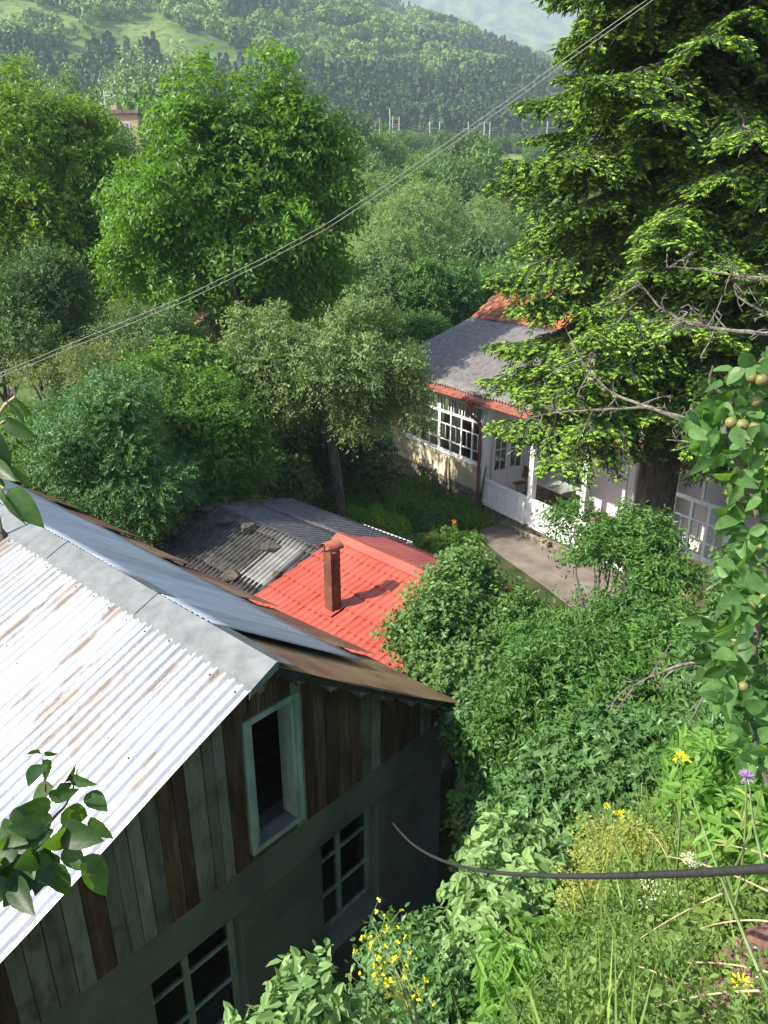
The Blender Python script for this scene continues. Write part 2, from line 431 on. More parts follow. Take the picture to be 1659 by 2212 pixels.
M['zinc_far'] = roofmetal('zinc_far', (.40, .44, .49), (.60, .63, .68), .40, metal=.4)
M['cap'] = simple('cap', (.11, .12, .125), (.20, .215, .22), 5, .6, metal=.25, lo=.3, hi=.7, detail=7)
M['sheet'] = simple('sheet', (.16, .065, .045), (.25, .175, .09), .9, .6, lo=.40, hi=.56, bmp=.3, bscale=18, spec=.3)
M['boards'] = None
def boards():
    m, nt, b = newmat('boards')
    v = coords(nt, 'Object', (6, 6, .8)); n = noise(nt, v, 2.4, 7, .7)
    v2 = coords(nt, 'Object', (1, 1, 1)); n2 = noise(nt, v2, 3.1, 5)
    br = ramp(nt, n, [(.32, (.03, .019, .012)), (.55, (.11, .068, .042)), (.75, (.19, .13, .085))])
    gn = ramp(nt, n, [(.28, (.09, .082, .062)), (.48, (.19, .205, .165)), (.75, (.26, .28, .22))])
    t = attr(nt, 'tint'); sel = ramp(nt, t, [(.48, 0.), (.52, 1.)])
    gn = mixc(nt, ramp(nt, n2, [(.5, 0.), (.64, .6)]), gn, (.075, .052, .035))
    fr = nd(nt, 'ShaderNodeMath', {0: t, 1: 7.31}, operation='MULTIPLY').outputs[0]
    fr = nd(nt, 'ShaderNodeMath', {0: fr}, operation='FRACT').outputs[0]
    c = nd(nt, 'ShaderNodeHueSaturation', {'Color': mixc(nt, sel, br, gn), 'Value': nd(nt, 'ShaderNodeMapRange', {'Value': fr, 'To Min': .6, 'To Max': 1.2}).outputs[0]}).outputs[0]
    nt.links.new(c, b.inputs['Base Color']); b.inputs['Roughness'].default_value = .85; b.inputs['Specular IOR Level'].default_value = .2
    bump(nt, b, n, .5, .01)
    return m
M['boards'] = boards()
M['green_plaster'] = simple('green_plaster', (.085, .102, .085), (.15, .178, .148), 1.3, .9, bmp=.3, bscale=30, lo=.35, hi=.65, detail=9)
M['green_paint'] = simple('green_paint', (.20, .27, .24), (.36, .45, .39), 7, .6, stretch=(1, 1, .3), bmp=.2)
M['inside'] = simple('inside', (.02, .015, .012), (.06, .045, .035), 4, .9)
M['slate'] = simple('slate', (.04, .038, .034), (.10, .094, .085), 6, .95, lo=.36, hi=.64, bmp=.35, bscale=30, detail=8, bd=.02, tint=0)
M['slate_far'] = simple('slate_far', (.085, .08, .085), (.18, .175, .18), 7, .92, lo=.3, hi=.7, bmp=.2, detail=7)
M['slate_house'] = simple('slate_house', (.13, .118, .112), (.26, .245, .235), 5, .92, lo=.3, hi=.7, bmp=.15, detail=7)
M['newslate'] = simple('newslate', (.22, .215, .20), (.34, .33, .31), 3, .6, bmp=.2)
M['stone'] = simple('stone', (.04, .036, .03), (.14, .12, .10), 9, .95, bmp=1, bd=.04)
M['rubble'] = simple('rubble', (.10, .085, .065), (.33, .28, .21), 4.5, .95, bmp=1, bd=.06, detail=7)
M['redtile'] = simple('redtile', (.36, .065, .042), (.47, .115, .08), .9, .33, bmp=.1, bscale=60, spec=.5)
M['rust'] = simple('rust', (.095, .035, .022), (.20, .075, .042), 6, .8, bmp=.3)
M['chimneycap'] = simple('chimneycap', (.27, .085, .045), (.38, .13, .065), 7, .7, bmp=.2)
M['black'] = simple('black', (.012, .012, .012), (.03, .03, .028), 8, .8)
M['white'] = simple('white', (.74, .74, .75), (.84, .84, .84), 6, .55, lo=.3, hi=.6, bmp=.1)
M['whitewall'] = simple('whitewall', (.62, .60, .61), (.72, .70, .71), 1.2, .9, bmp=.1)
M['cream'] = simple('cream', (.46, .38, .24), (.66, .60, .46), 1.6, .9, lo=.35, hi=.65, bmp=.5, bscale=30, detail=7)
M['yellow'] = simple('yellow', (.55, .40, .19), (.68, .54, .32), 2.2, .9, bmp=.4, bscale=20)
M['gutter'] = simple('gutter', (.20, .06, .04), (.33, .12, .08), 5, .6, bmp=.2)
M['concrete'] = simple('concrete', (.10, .082, .065), (.235, .20, .17), 1.6, .92, detail=8, bmp=.6, bscale=18, lo=.3, hi=.7)
M['floor'] = simple('floor', (.19, .12, .095), (.30, .22, .18), 3, .8, bmp=.2)
M['curtain'] = simple('curtain', (.27, .11, .045), (.42, .20, .09), 3, .8, stretch=(6, 6, .3))
M['wood'] = simple('wood', (.12, .055, .03), (.22, .11, .06), 9, .6, stretch=(1, 1, .2), bmp=.2)
M['oldwood'] = simple('oldwood', (.06, .045, .035), (.2, .16, .12), 10, .9, stretch=(1, 1, .2), bmp=.6)
M['marble'] = simple('marble', (.33, .38, .33), (.55, .58, .52), 5, .4)
M['pinkwall'] = simple('pinkwall', (.42, .26, .19), (.52, .34, .26), .6, .9)
M['orangewall'] = simple('orangewall', (.62, .30, .17), (.70, .36, .22), .6, .9)
M['rustroof'] = simple('rustroof', (.30, .13, .08), (.42, .22, .14), 2, .8)
M['pole'] = simple('pole', (.5, .47, .43), (.62, .6, .56), 2, .8)
M['steel'] = simple('steel', (.22, .17, .14), (.3, .24, .2), 2, .7)
M['cable'] = simple('cable', (.018, .018, .02), (.035, .035, .037), 90, .6, bmp=.4, bd=.002)
M['wire'] = simple('wire', (.20, .20, .19), (.30, .30, .28), 30, .6)
def tilemat():
    m, nt, b = newmat('claytile'); t = attr(nt, 'tint')
    c = ramp(nt, t, [(0, (.07, .035, .025)), (.35, (.20, .06, .035)), (.75, (.35, .095, .042)), (1, (.46, .16, .075))])
    n = noise(nt, coords(nt), 7, 6); c = mixc(nt, ramp(nt, n, [(.5, 0.), (.7, .75)]), c, (.06, .05, .035))
    nt.links.new(c, b.inputs['Base Color']); b.inputs['Roughness'].default_value = .85; bump(nt, b, n, .5, .01); return m
M['tile'] = tilemat()
def glass():
    m, nt, b = newmat('glass'); b.inputs['Base Color'].default_value = (.02, .025, .03, 1); b.inputs['Roughness'].default_value = .04
    g = nd(nt, 'ShaderNodeBsdfTransparent', {'Color': (.82, .85, .86, 1)}); gl = nd(nt, 'ShaderNodeBsdfGlossy', {'Color': (.9, .95, 1, 1), 'Roughness': .03})
    f = nd(nt, 'ShaderNodeFresnel', {'IOR': 1.55})
    f2 = nd(nt, 'ShaderNodeMath', {0: f.outputs[0], 1: .05}, operation='ADD').outputs[0]
    x = nd(nt, 'ShaderNodeMixShader', {0: f2, 1: g.outputs[0], 2: gl.outputs[0]})
    nt.links.new(x.outputs[0], nt.nodes['Material Output'].inputs[0]); return m
M['glass'] = glass()

def window(name, fr, x0, x1, z0, z1, t, bars, m, parent, glassed=True, dep=.05, y=0.0, label=None, fname='frame'):
    """frame + muntins in frame-local coords; bars: list of (x0,x1,z0,z1) ; glass as sub-part"""
    mb = MB()
    mb.box(fr, x0, x1, y, y + dep, z0, z0 + t); mb.box(fr, x0, x1, y, y + dep, z1 - t, z1)
    mb.box(fr, x0, x0 + t, y, y + dep, z0 + t, z1 - t); mb.box(fr, x1 - t, x1, y, y + dep, z0 + t, z1 - t)
    for i, (a, b_, c, d) in enumerate(bars): mb.box(fr, a, b_, y + .004 + .001 * (i % 3), y + dep - .004 - .001 * (i % 3), c, d)
    o = mb.build(name, m, parent)
    if label: o['label'] = label
    if glassed:
        g = MB(); a = y + dep * .5
        g.add([fr.p(x0 + t * .5, a, z0 + t * .5), fr.p(x1 - t * .5, a, z0 + t * .5), fr.p(x1 - t * .5, a, z1 - t * .5), fr.p(x0 + t * .5, a, z1 - t * .5)], [(0, 1, 2, 3)])
        g.build('pane', M['glass'], o)
    return o

def wall_with_holes(mb, fr, x0, x1, z0, z1, y0, y1, holes):
    xs = sorted(set([x0, x1] + [h[0] for h in holes] + [h[1] for h in holes]))
    for a, b in zip(xs[:-1], xs[1:]):
        hs = sorted([h for h in holes if h[0] <= a + 1e-6 and h[1] >= b - 1e-6], key=lambda h: h[2])
        z = z0
        for h in hs:
            if h[2] > z + 1e-4: mb.box(fr, a, b, y0, y1, z, h[2])
            z = max(z, h[3])
        if z < z1 - 1e-4: mb.box(fr, a, b, y0, y1, z, z1)

# ------------------------------------------------------------------ BARN
GF = Fr(nV * D0, eV, -nV)           # x = along gable, y = into barn
def G(x, y, d=0.0):
    p = onpl(x, y, nV * (D0 + d), nV); return float(np.dot(p, eV)), float(p[2])
e_corner, z_band = G(964, 1542)
pk_e, pk_z = G(597, 1437, .28)
el, zl = G(0, 2085, .28); er, zr = G(1001, 1520, .28)
sl_l = (pk_z - zl) / (pk_e - el); sl_r = (pk_z - zr) / (er - pk_e)
print('barn', e_corner, z_band, 'peak', pk_e, pk_z, 'slopes', sl_l, sl_r, 'er', er)
EL = pk_e - 3.75                     # eave position (left, out of frame)
def roof_z(e): return pk_z - (sl_l * (pk_e - e) if e < pk_e else sl_r * (e - pk_e))
LEN = 15.0
def barn():
    base = GF.p(e_corner - 2, 3, 0)
    r = empty('barn', base, 'large barn with a shiny corrugated metal roof, plank gable and dark green plaster walls', 'barn')
    # walls
    mb = MB(); e0 = EL + .35
    wA = (G(700, 1830)[0], G(824, 1730)[0], (G(712, 2048)[1] + G(830, 1938)[1]) / 2, (G(700, 1828)[1] + G(824, 1716)[1]) / 2)
    wB = (G(331, 2125)[0], G(524, 1965)[0], wA[2], (G(331, 2125)[1] + G(524, 1966)[1]) / 2)
    wA = (wA[0], wA[1], wA[2], min(wA[3], 2.95)); 
    zb2 = z_band - .50
    print('windows', wA, wB, zb2)
    holes = [wA, wB, (wB[0] - (wA[0] - wB[0]) , wB[1] - (wA[0] - wB[0]), wB[2], wB[3])]
    holes = [h for h in holes if h[0] > e0 + .1]
    wall_with_holes(mb, GF, e0, e_corner, -.3, zb2, .045, .40, holes)
    mb.box(GF, e0, e_corner, 0, .42, zb2, z_band)          # projecting plaster band
    mb.box(GF, e_corner - .35, e_corner - .002, .40, LEN - .4, -.3, z_band - .004)
    mb.box(GF, e0, e0 + .35, .42, LEN - .4, -.3, z_band - .004)
    mb.box(GF, e0, e_corner, LEN - .4, LEN, -.3, z_band)
    mb.build('wall', M['green_plaster'], r, bevel=.012)
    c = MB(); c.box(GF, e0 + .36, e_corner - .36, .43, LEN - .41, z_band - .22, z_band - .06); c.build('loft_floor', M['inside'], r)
    # windows
    for i, h in enumerate(holes):
        x0, x1, z0, z1 = h; s = (x1 - x0); mx = x0 + s * .43; H_ = z1 - z0
        bars = [(mx - .035, mx + .035, z0 + .06, z1 - .06)]
        for q in (1, 2):
            zz = z0 + H_ * q / 3; bars += [(x0 + .06, mx - .035, zz - .015, zz + .015), (mx + .035, x1 - .06, zz - .015, zz + .015)]
        w_ = window('window', GF, x0, x1, z0, z1, .065, bars, M['green_paint'], r, y=.20)
        s_ = MB(); s_.box(GF, x0 - .04, x1 + .04, -.06, .19, z0 - .05, z0 - .002); s_.build('sill', M['green_plaster'], w_)
    # boards of the gable
    ae = [G(519, 1562)[0], G(640, 1491)[0]]; az = [(G(539, 1842)[1] + G(648, 1776)[1]) / 2, (G(519, 1562)[1] + G(637, 1491)[1]) / 2]
    a0, a1, b0, b1 = ae[0] - .0, ae[1], az[0], az[1]
    print('attic', a0, a1, b0, b1)
    rng = random.Random(4); mb = MB()
    def bd(e0_, e1_, zlo, zhi_l, zhi_r, t, dd):
        y0 = -.012 - dd
        mb.hexa([GF.p(e0_, .02, zlo), GF.p(e1_, .02, zlo), GF.p(e1_, y0, zlo), GF.p(e0_, y0, zlo),
                 GF.p(e0_, .02, zhi_l), GF.p(e1_, .02, zhi_r), GF.p(e1_, y0, zhi_r), GF.p(e0_, y0, zhi_l)], t)
    # colour classes by measured pixel edges on the board foot (right part then left part)
    edges = [(964, 1), (948, 0), (929, 1), (905, 0), (880, 0), (858, 0), (838, 0), (820, 1), (802, 1), (780, 0), (757, 0), (732, 0), (706, 0), (684, 0), (663, 1), (641, 1)]
    es = []
    for (x, g) in edges:
        yy = 1542 + (964 - x) * .764; es.append((G(x, yy)[0], g))
    left = [(G(x, 1542 + (964 - x) * .764)[0], g) for x, g in
            [(541, 0), (509, 1), (487, 1), (466, 1), (430, 0), (405, 0), (372, 1), (340, 1), (312, 1), (283, 1), (253, 0), (210, 1), (172, 1), (130, 1), (88, 1), (50, 0), (20, 0)]]
    e_ = left[-1][0]
    while e_ > e0: e_ -= .155; left.append((e_, rng.choice([0, 1, 1])))
    for lst in (es, left):
        for (ea, g), (eb, _) in zip(lst[:-1], lst[1:]):
            lo_, hi_ = eb + .004, ea - .004; t = (.5 + rng.uniform(.04, .48)) if g else rng.uniform(.02, .46)
            bd(lo_, hi_, z_band - rng.uniform(0, .012) + .012, roof_z(lo_) - .12, roof_z(hi_) - .12, t, rng.uniform(0, .012))
    # boards above and below the attic window
    for (zl_, zh_) in ((b1 + .005, None), (z_band + .01, b0 - .03)):
        if zh_ is not None and zh_ - zl_ < .02: continue
        n = 6
        for k in range(n):
            ea = left[0][0] + (es[-1][0] - left[0][0]) * k / n + .004; eb = left[0][0] + (es[-1][0] - left[0][0]) * (k + 1) / n - .004
            bd(ea, eb, zl_, (roof_z(ea) - .12) if zh_ is None else zh_, (roof_z(eb) - .12) if zh_ is None else zh_, rng.uniform(.05, .4), rng.uniform(0, .01))
    mb.build('plank_cladding', M['boards'], r)
    # attic window: open frame
    o = window('attic_window', GF, a0, a1, b0, b1, .062, [], M['green_paint'], r, False, dep=.06, y=-.034, label='open attic window with a pale green frame')
    s_ = MB(); s_.box(GF, a0 + .063, a1 - .063, -.03, .12, b0 + .062, b0 + .085); s_.build('sill', M['cap'], o)
    j = MB(); j.box(GF, a0 + .07, a0 + .10, -.02, .14, b0 + .09, b1 - .07); j.box(GF, a1 - .115, a1 - .07, -.035, .16, b0 + .09, b1 - .07); j.build('casement', M['green_paint'], o)
    bm = MB(); bm.box(GF, a0 - .3, a1 + .5, .5, .62, b1 - .5, b1 - .34); bm.box(GF, a0 + .25, a0 + .37, .45, 3.5, b0 - .1, b0 + .0)
    bm.hexa([GF.p(a0 + .1, .5, b0 - .25), GF.p(a0 + .9, 1.4, b0 - .25), GF.p(a0 + .8, 1.5, b0 - .25), GF.p(a0, .6, b0 - .25)] + [GF.p(a0 + .1, .5, b0 - .13), GF.p(a0 + .9, 1.4, b0 - .13), GF.p(a0 + .8, 1.5, b0 - .13), GF.p(a0, .6, b0 - .13)])
    bm.build('loft_beam', M['oldwood'], r)
    # roof: near slope, corrugated
    def nfn(U, W):  # U along ridge (m from gable edge), W down slope (horizontal)
        e = pk_e - W; zz = pk_z - sl_l * W + .020 * np.cos(2 * np.pi * U / .118) + .006 * np.sin(U * 1.7) + .014 * ((U / .826) % 1) + .012 * np.sin(W * 2.2 + U) * np.clip(W, 0, 1)
        return GF.o + GF.x * e[..., None] + GF.y * (U - .28)[..., None] + V3(0, 0, 1) * zz[..., None]
    grid_surface('near_roof', nfn, np.arange(0, LEN, .118 / 8), np.linspace(0, pk_e - EL, 14), M['zinc_near'], r, True, .004)
    # under-roof lining closes the attic
    ln = MB()
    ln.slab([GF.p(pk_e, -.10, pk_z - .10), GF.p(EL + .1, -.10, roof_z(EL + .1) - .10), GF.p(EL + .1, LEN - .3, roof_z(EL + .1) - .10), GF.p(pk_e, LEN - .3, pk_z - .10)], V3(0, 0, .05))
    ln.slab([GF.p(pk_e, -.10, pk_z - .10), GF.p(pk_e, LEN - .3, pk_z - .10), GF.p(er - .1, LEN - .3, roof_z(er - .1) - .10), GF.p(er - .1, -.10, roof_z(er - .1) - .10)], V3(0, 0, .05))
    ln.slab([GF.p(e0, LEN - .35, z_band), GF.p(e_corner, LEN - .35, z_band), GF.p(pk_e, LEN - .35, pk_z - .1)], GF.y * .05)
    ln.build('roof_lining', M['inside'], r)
    # far slope corrugated over flat brown sheets
    def ffn(U, W):
        e = pk_e + W; zz = pk_z + .045 - sl_r * W + .012 * np.cos(2 * np.pi * U / .09) + .012 * np.sin(U * 2.1)
        return GF.o + GF.x * e[..., None] + GF.y * (U - .28)[..., None] + V3(0, 0, 1) * zz[..., None]
    xe1 = G(735, 1418, -1.2)
    grid_surface('far_roof', ffn, np.arange(.95, LEN, .09 / 6), np.linspace(.02, 2.05, 10), M['zinc_far'], r, True, .004)
    mb = MB(); rr = random.Random(9); u = -.28
    k = 0
    while u < LEN - .5:
        wdt = 2.0 if k else 1.5; t0 = .012 + .02 * (k % 2); lift = 1.0 if k else .0; lf = lambda w: lift * .085 * min(1, max(0, (w - 1.75) / .35)) 
        Wd = (er - pk_e) + (rr.uniform(-.03, .1) if k else 0)
        def q(uu, W, dz): return GF.p(pk_e + W, uu, pk_z - sl_r * W + dz)
        segs = 10
        for s in range(segs):
            w0, w1 = .03 + Wd * s / segs, .03 + Wd * (s + 1) / segs - (0 if s < segs - 1 else .03)
            sag = lambda w: -.035 * math.sin(math.pi * min(1, w / Wd))
            mb.hexa([q(u, w0, lf(w0) - .012 + sag(w0)), q(u + wdt + .12, w0, -.012 + sag(w0)), q(u + wdt + .12, w1, -.012 + sag(w1)), q(u, w1, lf(w1) - .012 + sag(w1)),
                     q(u, w0, lf(w0) + sag(w0) - .004), q(u + wdt + .12, w0, -.004 + sag(w0)), q(u + wdt + .12, w1, -.004 + sag(w1)), q(u, w1, lf(w1) + sag(w1) - .004)], .4 + .2 * (k % 3))
        u += wdt; k += 1
    mb.build('brown_sheets', M['sheet'], r)
    mb = MB()   # purlin ends and verge board
    for q in np.linspace(.10, .96, 7):
        e = pk_e + (er - pk_e) * q; z = roof_z(e) - .10
        mb = MB(); mb.box(Fr(GF.p(e, 0, z), eV, -nV), -.05, .05, -.26, .1, -.05, .015); mb.build('purlin', M['oldwood'], r)
    for q in (.05,):
        e = pk_e - 3 * q; z = roof_z(e) - .10
        mb = MB(); mb.box(Fr(GF.p(e, 0, z), eV, -nV), -.04, .04, -.24, .1, -.05, .02); mb.build('purlin', M['oldwood'], r)
    vb = MB()
    vb.slab([GF.p(pk_e, -.262, pk_z - .03), GF.p(er - .02, -.262, roof_z(er - .02) - .03), GF.p(er - .02, -.262, roof_z(er - .02) - .10), GF.p(pk_e, -.262, pk_z - .12)], GF.y * .02)
    vb.build('verge_board', M['black'], r)
    # ridge cap in lengths
    mb = MB(); L = 1.95; u = -.02; k = 0
    while u < LEN:
        u1 = min(u + L, LEN); up = .03 + .006 * (k % 2); cw = .27; cw2 = .22
        for (uu0, uu1, upp) in ((u, u1, up), (u1 - .09, u1 + .02, up + .008)):
            for (wa, wb_, sg) in ((0, cw, -1), (0, cw2, 1)):
                def q(uu, W): 
                    e = pk_e + sg * W; return GF.p(e, uu - .28, roof_z(e) + upp + (.012 if W == 0 else 0.012))
                mb.slab([q(uu0, wa), q(uu1, wa), q(uu1, wb_), q(uu0, wb_)], V3(0, 0, -.004))
            def q2(uu, W, dz): e = pk_e - W; return GF.p(e, uu - .28, roof_z(e) + upp + dz)
            mb.slab([q2(uu0, cw, .012), q2(uu1, cw, .012), q2(uu1, cw + .015, -.025), q2(uu0, cw + .015, -.025)], V3(0, 0, -.003))
        u = u1; k += 1
    mb.slab([GF.p(pk_e - .32, -.302, roof_z(pk_e - .32) - .02), GF.p(pk_e, -.302, pk_z - .03), GF.p(pk_e + .02, -.302, pk_z + .04), GF.p(pk_e - .02, -.302, pk_z + .045), GF.p(pk_e - .3, -.302, roof_z(pk_e - .3) + .045)], GF.y * .004)
    o = mb.build('ridge_cap', M['cap'], r)
    sc = MB(); rr = random.Random(2)
    for W in (.33, 1.15, 2.1, 3.1):
        for u in np.arange(.118, 8, .118 * 3):
            if W > .4 and rr.random() < .35: continue
            p = nfn(np.array([u]), np.array([W + rr.uniform(-.03, .03)]))[0]
            if proj(p)[0] < -20: continue
            sc = MB(); sc.tube([p - V3(0, 0, .004), p + V3(0, 0, .010)], [.011, .007], 6); sc.build('roof_screw', M['stone'], r)
    # pipe at far left
    pb = onpl(8, 1168, GF.p(pk_e - .1, 0, pk_z), nrm(V3(*(np.array([0, 0, 1.0]) + eV * -sl_l * -1 * -1))))
    return r
barn()
pp = onz(6, 1160, pk_z - .12)
rp = empty('roof_pipe', pp, 'thin grey pipe standing on the metal roof at the left edge of the photo', 'pipe')
mb = MB(); mb.tube([pp + V3(0, 0, -.1), pp + V3(.0, 0, .3), pp + V3(-.03, 0, 1.0)], .02, 8); mb.build('pole', M['bark_grey'], rp)
mb = MB(); mb.tube([pp + V3(0, 0, -.06), pp + V3(0, 0, .02), pp + V3(0, 0, .1)], [.10, .06, .03], 8); mb.build('foot', M['stone'], rp)
# ------------------------------------------------------------------ SLATE SHED
def corr(fr, x0, x1, y0, y1, z0, z1, pitch, amp, name, m, parent, ns=8, ny=6, thick=.006, sag=0, ph=0, wave=0):
    """corrugated slope in frame: ribs run along y (down slope), z0 at y0 -> z1 at y1"""
    def fn(U, W):
        t = (W - y0) / (y1 - y0)
        zz = z0 + (z1 - z0) * t + amp * np.cos(2 * np.pi * (U + ph) / pitch) - sag * np.sin(np.pi * t) + wave * np.sin(U * 2.3 + W)
        return fr.o + fr.x * U[..., None] + fr.y * W[..., None] + V3(0, 0, 1) * zz[..., None]
    return grid_surface(name, fn, np.arange(x0, x1 + 1e-6, pitch / ns), np.linspace(y0, y1, ny), m, parent, True, thick)
def slate_shed():
    zr = 3.0
    a = onz(440, 1088, zr); b = onz(662, 1182, zr)
    rx = nrm(b - a); ry = V3(rx[1], -rx[0], 0)         # candidate down-slope dir
    if ry[1] > 0: ry = -ry                              # ry: near slope (towards camera-left)
    fr = Fr(a, rx, ry); L = np.dot(onz(872, 1176, 2.4) - a, rx) ; Wf = 2.5
    base = fr.p(L / 2, 0, -zr)
    r = empty('slate_shed', base, 'low shed with weathered grey corrugated slate roof beside the red roof', 'shed')
    zf = 0.0
    f0 = Fr(V3(a[0], a[1], 0), rx, ry)
    # far slope: two courses
    ff = Fr(f0.o, rx, -ry)
    corr(ff, -.05, L, 0.0, 1.5, zr, zr - .36, .13, .038, 'far_slope', M['slate_far'], r, wave=.008)
    corr(ff, -.02, L + .02, 1.38, 2.75, zr - .30, zr - .62, .13, .038, 'far_slope', M['slate_far'], r, ph=.02, wave=.006)
    # near slope: separate sheets, 3 courses
    rr = random.Random(5); Ls = L + .2
    u = -.1; k = 0
    wdt = .98; wl = Ls
    WD = [.98, .98, 1.25, .72, .98, .98]
    while u < Ls and k < 6:
        wdt = WD[k]
        for c in range(3):
            y0 = -.02 + c * 1.22; y1 = y0 + 1.34; dz = .012 * (k % 2) + .018 * (2 - c) + rr.uniform(-.006, .012)
            new = (k == 3 and c == 0)
            sl = .40
            corr(f0, u, min(u + wdt + .06, Ls + .1), y0, y1, zr + dz - sl * y0, zr + dz - sl * y1, .13, .038,
                 'slate_sheet', M['newslate'] if new else M['slate'], r, wave=.004, ph=rr.uniform(-.01, .01))
        u += wdt; k += 1
    # ridge pieces
    mb = MB()
    for i in range(int(L / .9) + 1):
        p = [f0.p(i * .92 - .05, .16, zr + .0), f0.p(i * .92 + .9, .16, zr + .0), f0.p(i * .92 + .9, 0, zr + .055), f0.p(i * .92 - .05, 0, zr + .055)]
        mb.slab(p, V3(0, 0, -.012)); p = [f0.p(i * .92 - .05, 0, zr + .055), f0.p(i * .92 + .9, 0, zr + .055), f0.p(i * .92 + .9, -.16, zr + .01), f0.p(i * .92 - .05, -.16, zr + .01)]
        mb.slab(p, V3(0, 0, -.012))
    mb.build('ridge', M['slate'], r)
    mb = MB(); mb.box(f0, .15, L - .25, -2.45, -2.3, -.2, zr - .70); mb.box(f0, .15, L - .25, 3.0, 3.15, -.2, zr - 1.4)
    mb.box(f0, .15, .3, -2.3, 3.0, -.2, zr - 1.4); mb.box(f0, L - .4, L - .25, -2.3, 3.0, -.2, zr - 1.4)
    mb.build('wall', M['rubble'], r)
    mb = MB()
    mb.hexa([f0.p(L + .03, 0, zr - .06), f0.p(L + .05, 0, zr - .06), f0.p(L + .05, -2.74, zr - .68), f0.p(L + .03, -2.74, zr - .68),
             f0.p(L + .03, 0, zr + .02), f0.p(L + .05, 0, zr + .02), f0.p(L + .05, -2.74, zr - .60), f0.p(L + .03, -2.74, zr - .60)])
    mb.box(f0, L - 1.6, L + .05, -2.78, -2.75, zr - .68, zr - .60)
    mb.build('white_verge', M['white'], r)
    # stones holding the sheets
    desc = ['dark grey stone on the slate roof, nearest the far corner of its ridge', 'flat tan grey stone on the slate roof, second along the ridge from the far corner',
            'dark rough stone on the slate roof just below the middle of its ridge', 'round dark stone on the slate roof beside the pale new sheet',
            'brown lumpy stone low on the slate roof near the brown barn eave', 'small pale stone at the lower end of the pale new slate sheet', 'flat black stone at the far left lower part of the slate roof']
    for i, (x, y, s) in enumerate([(441, 1109, .17), (486, 1131, .17), (538, 1148, .18), (588, 1187, .17), (497, 1250, .17), (603, 1246, .12), (388, 1222, .13)]):
        # hit near slope plane
        n = nrm(np.cross(rx, f0.p(0, 1, -.40) - f0.p(0, 0, 0))); p = onpl(x, y, f0.p(0, 0, zr + .05), n)
        rg = np.random.default_rng(i); d = nrm(rg.normal(size=(26, 3)))
        bm = bmesh_hull(d * (1 + rg.normal(size=(26, 1)) * .16) * V3(1, .8, .6) * s * 1.25)
        me = bpy.data.meshes.new('roof_stone'); bm.to_mesh(me); bm.free()
        o = link('roof_stone', me, M['stone'], None, [float(c) for c in p + V3(0, 0, s * .4)]); tag(o, desc[i], 'stone', 'stones weighing down the slate roof')
    return f0
import bmesh
def bmesh_hull(P):
    bm = bmesh.new()
    for p in P: bm.verts.new([float(c) for c in p])
    bmesh.ops.convex_hull(bm, input=bm.verts[:])
    for v in [v for v in bm.verts if not v.link_faces]: bm.verts.remove(v)
    return bm
slate_shed()

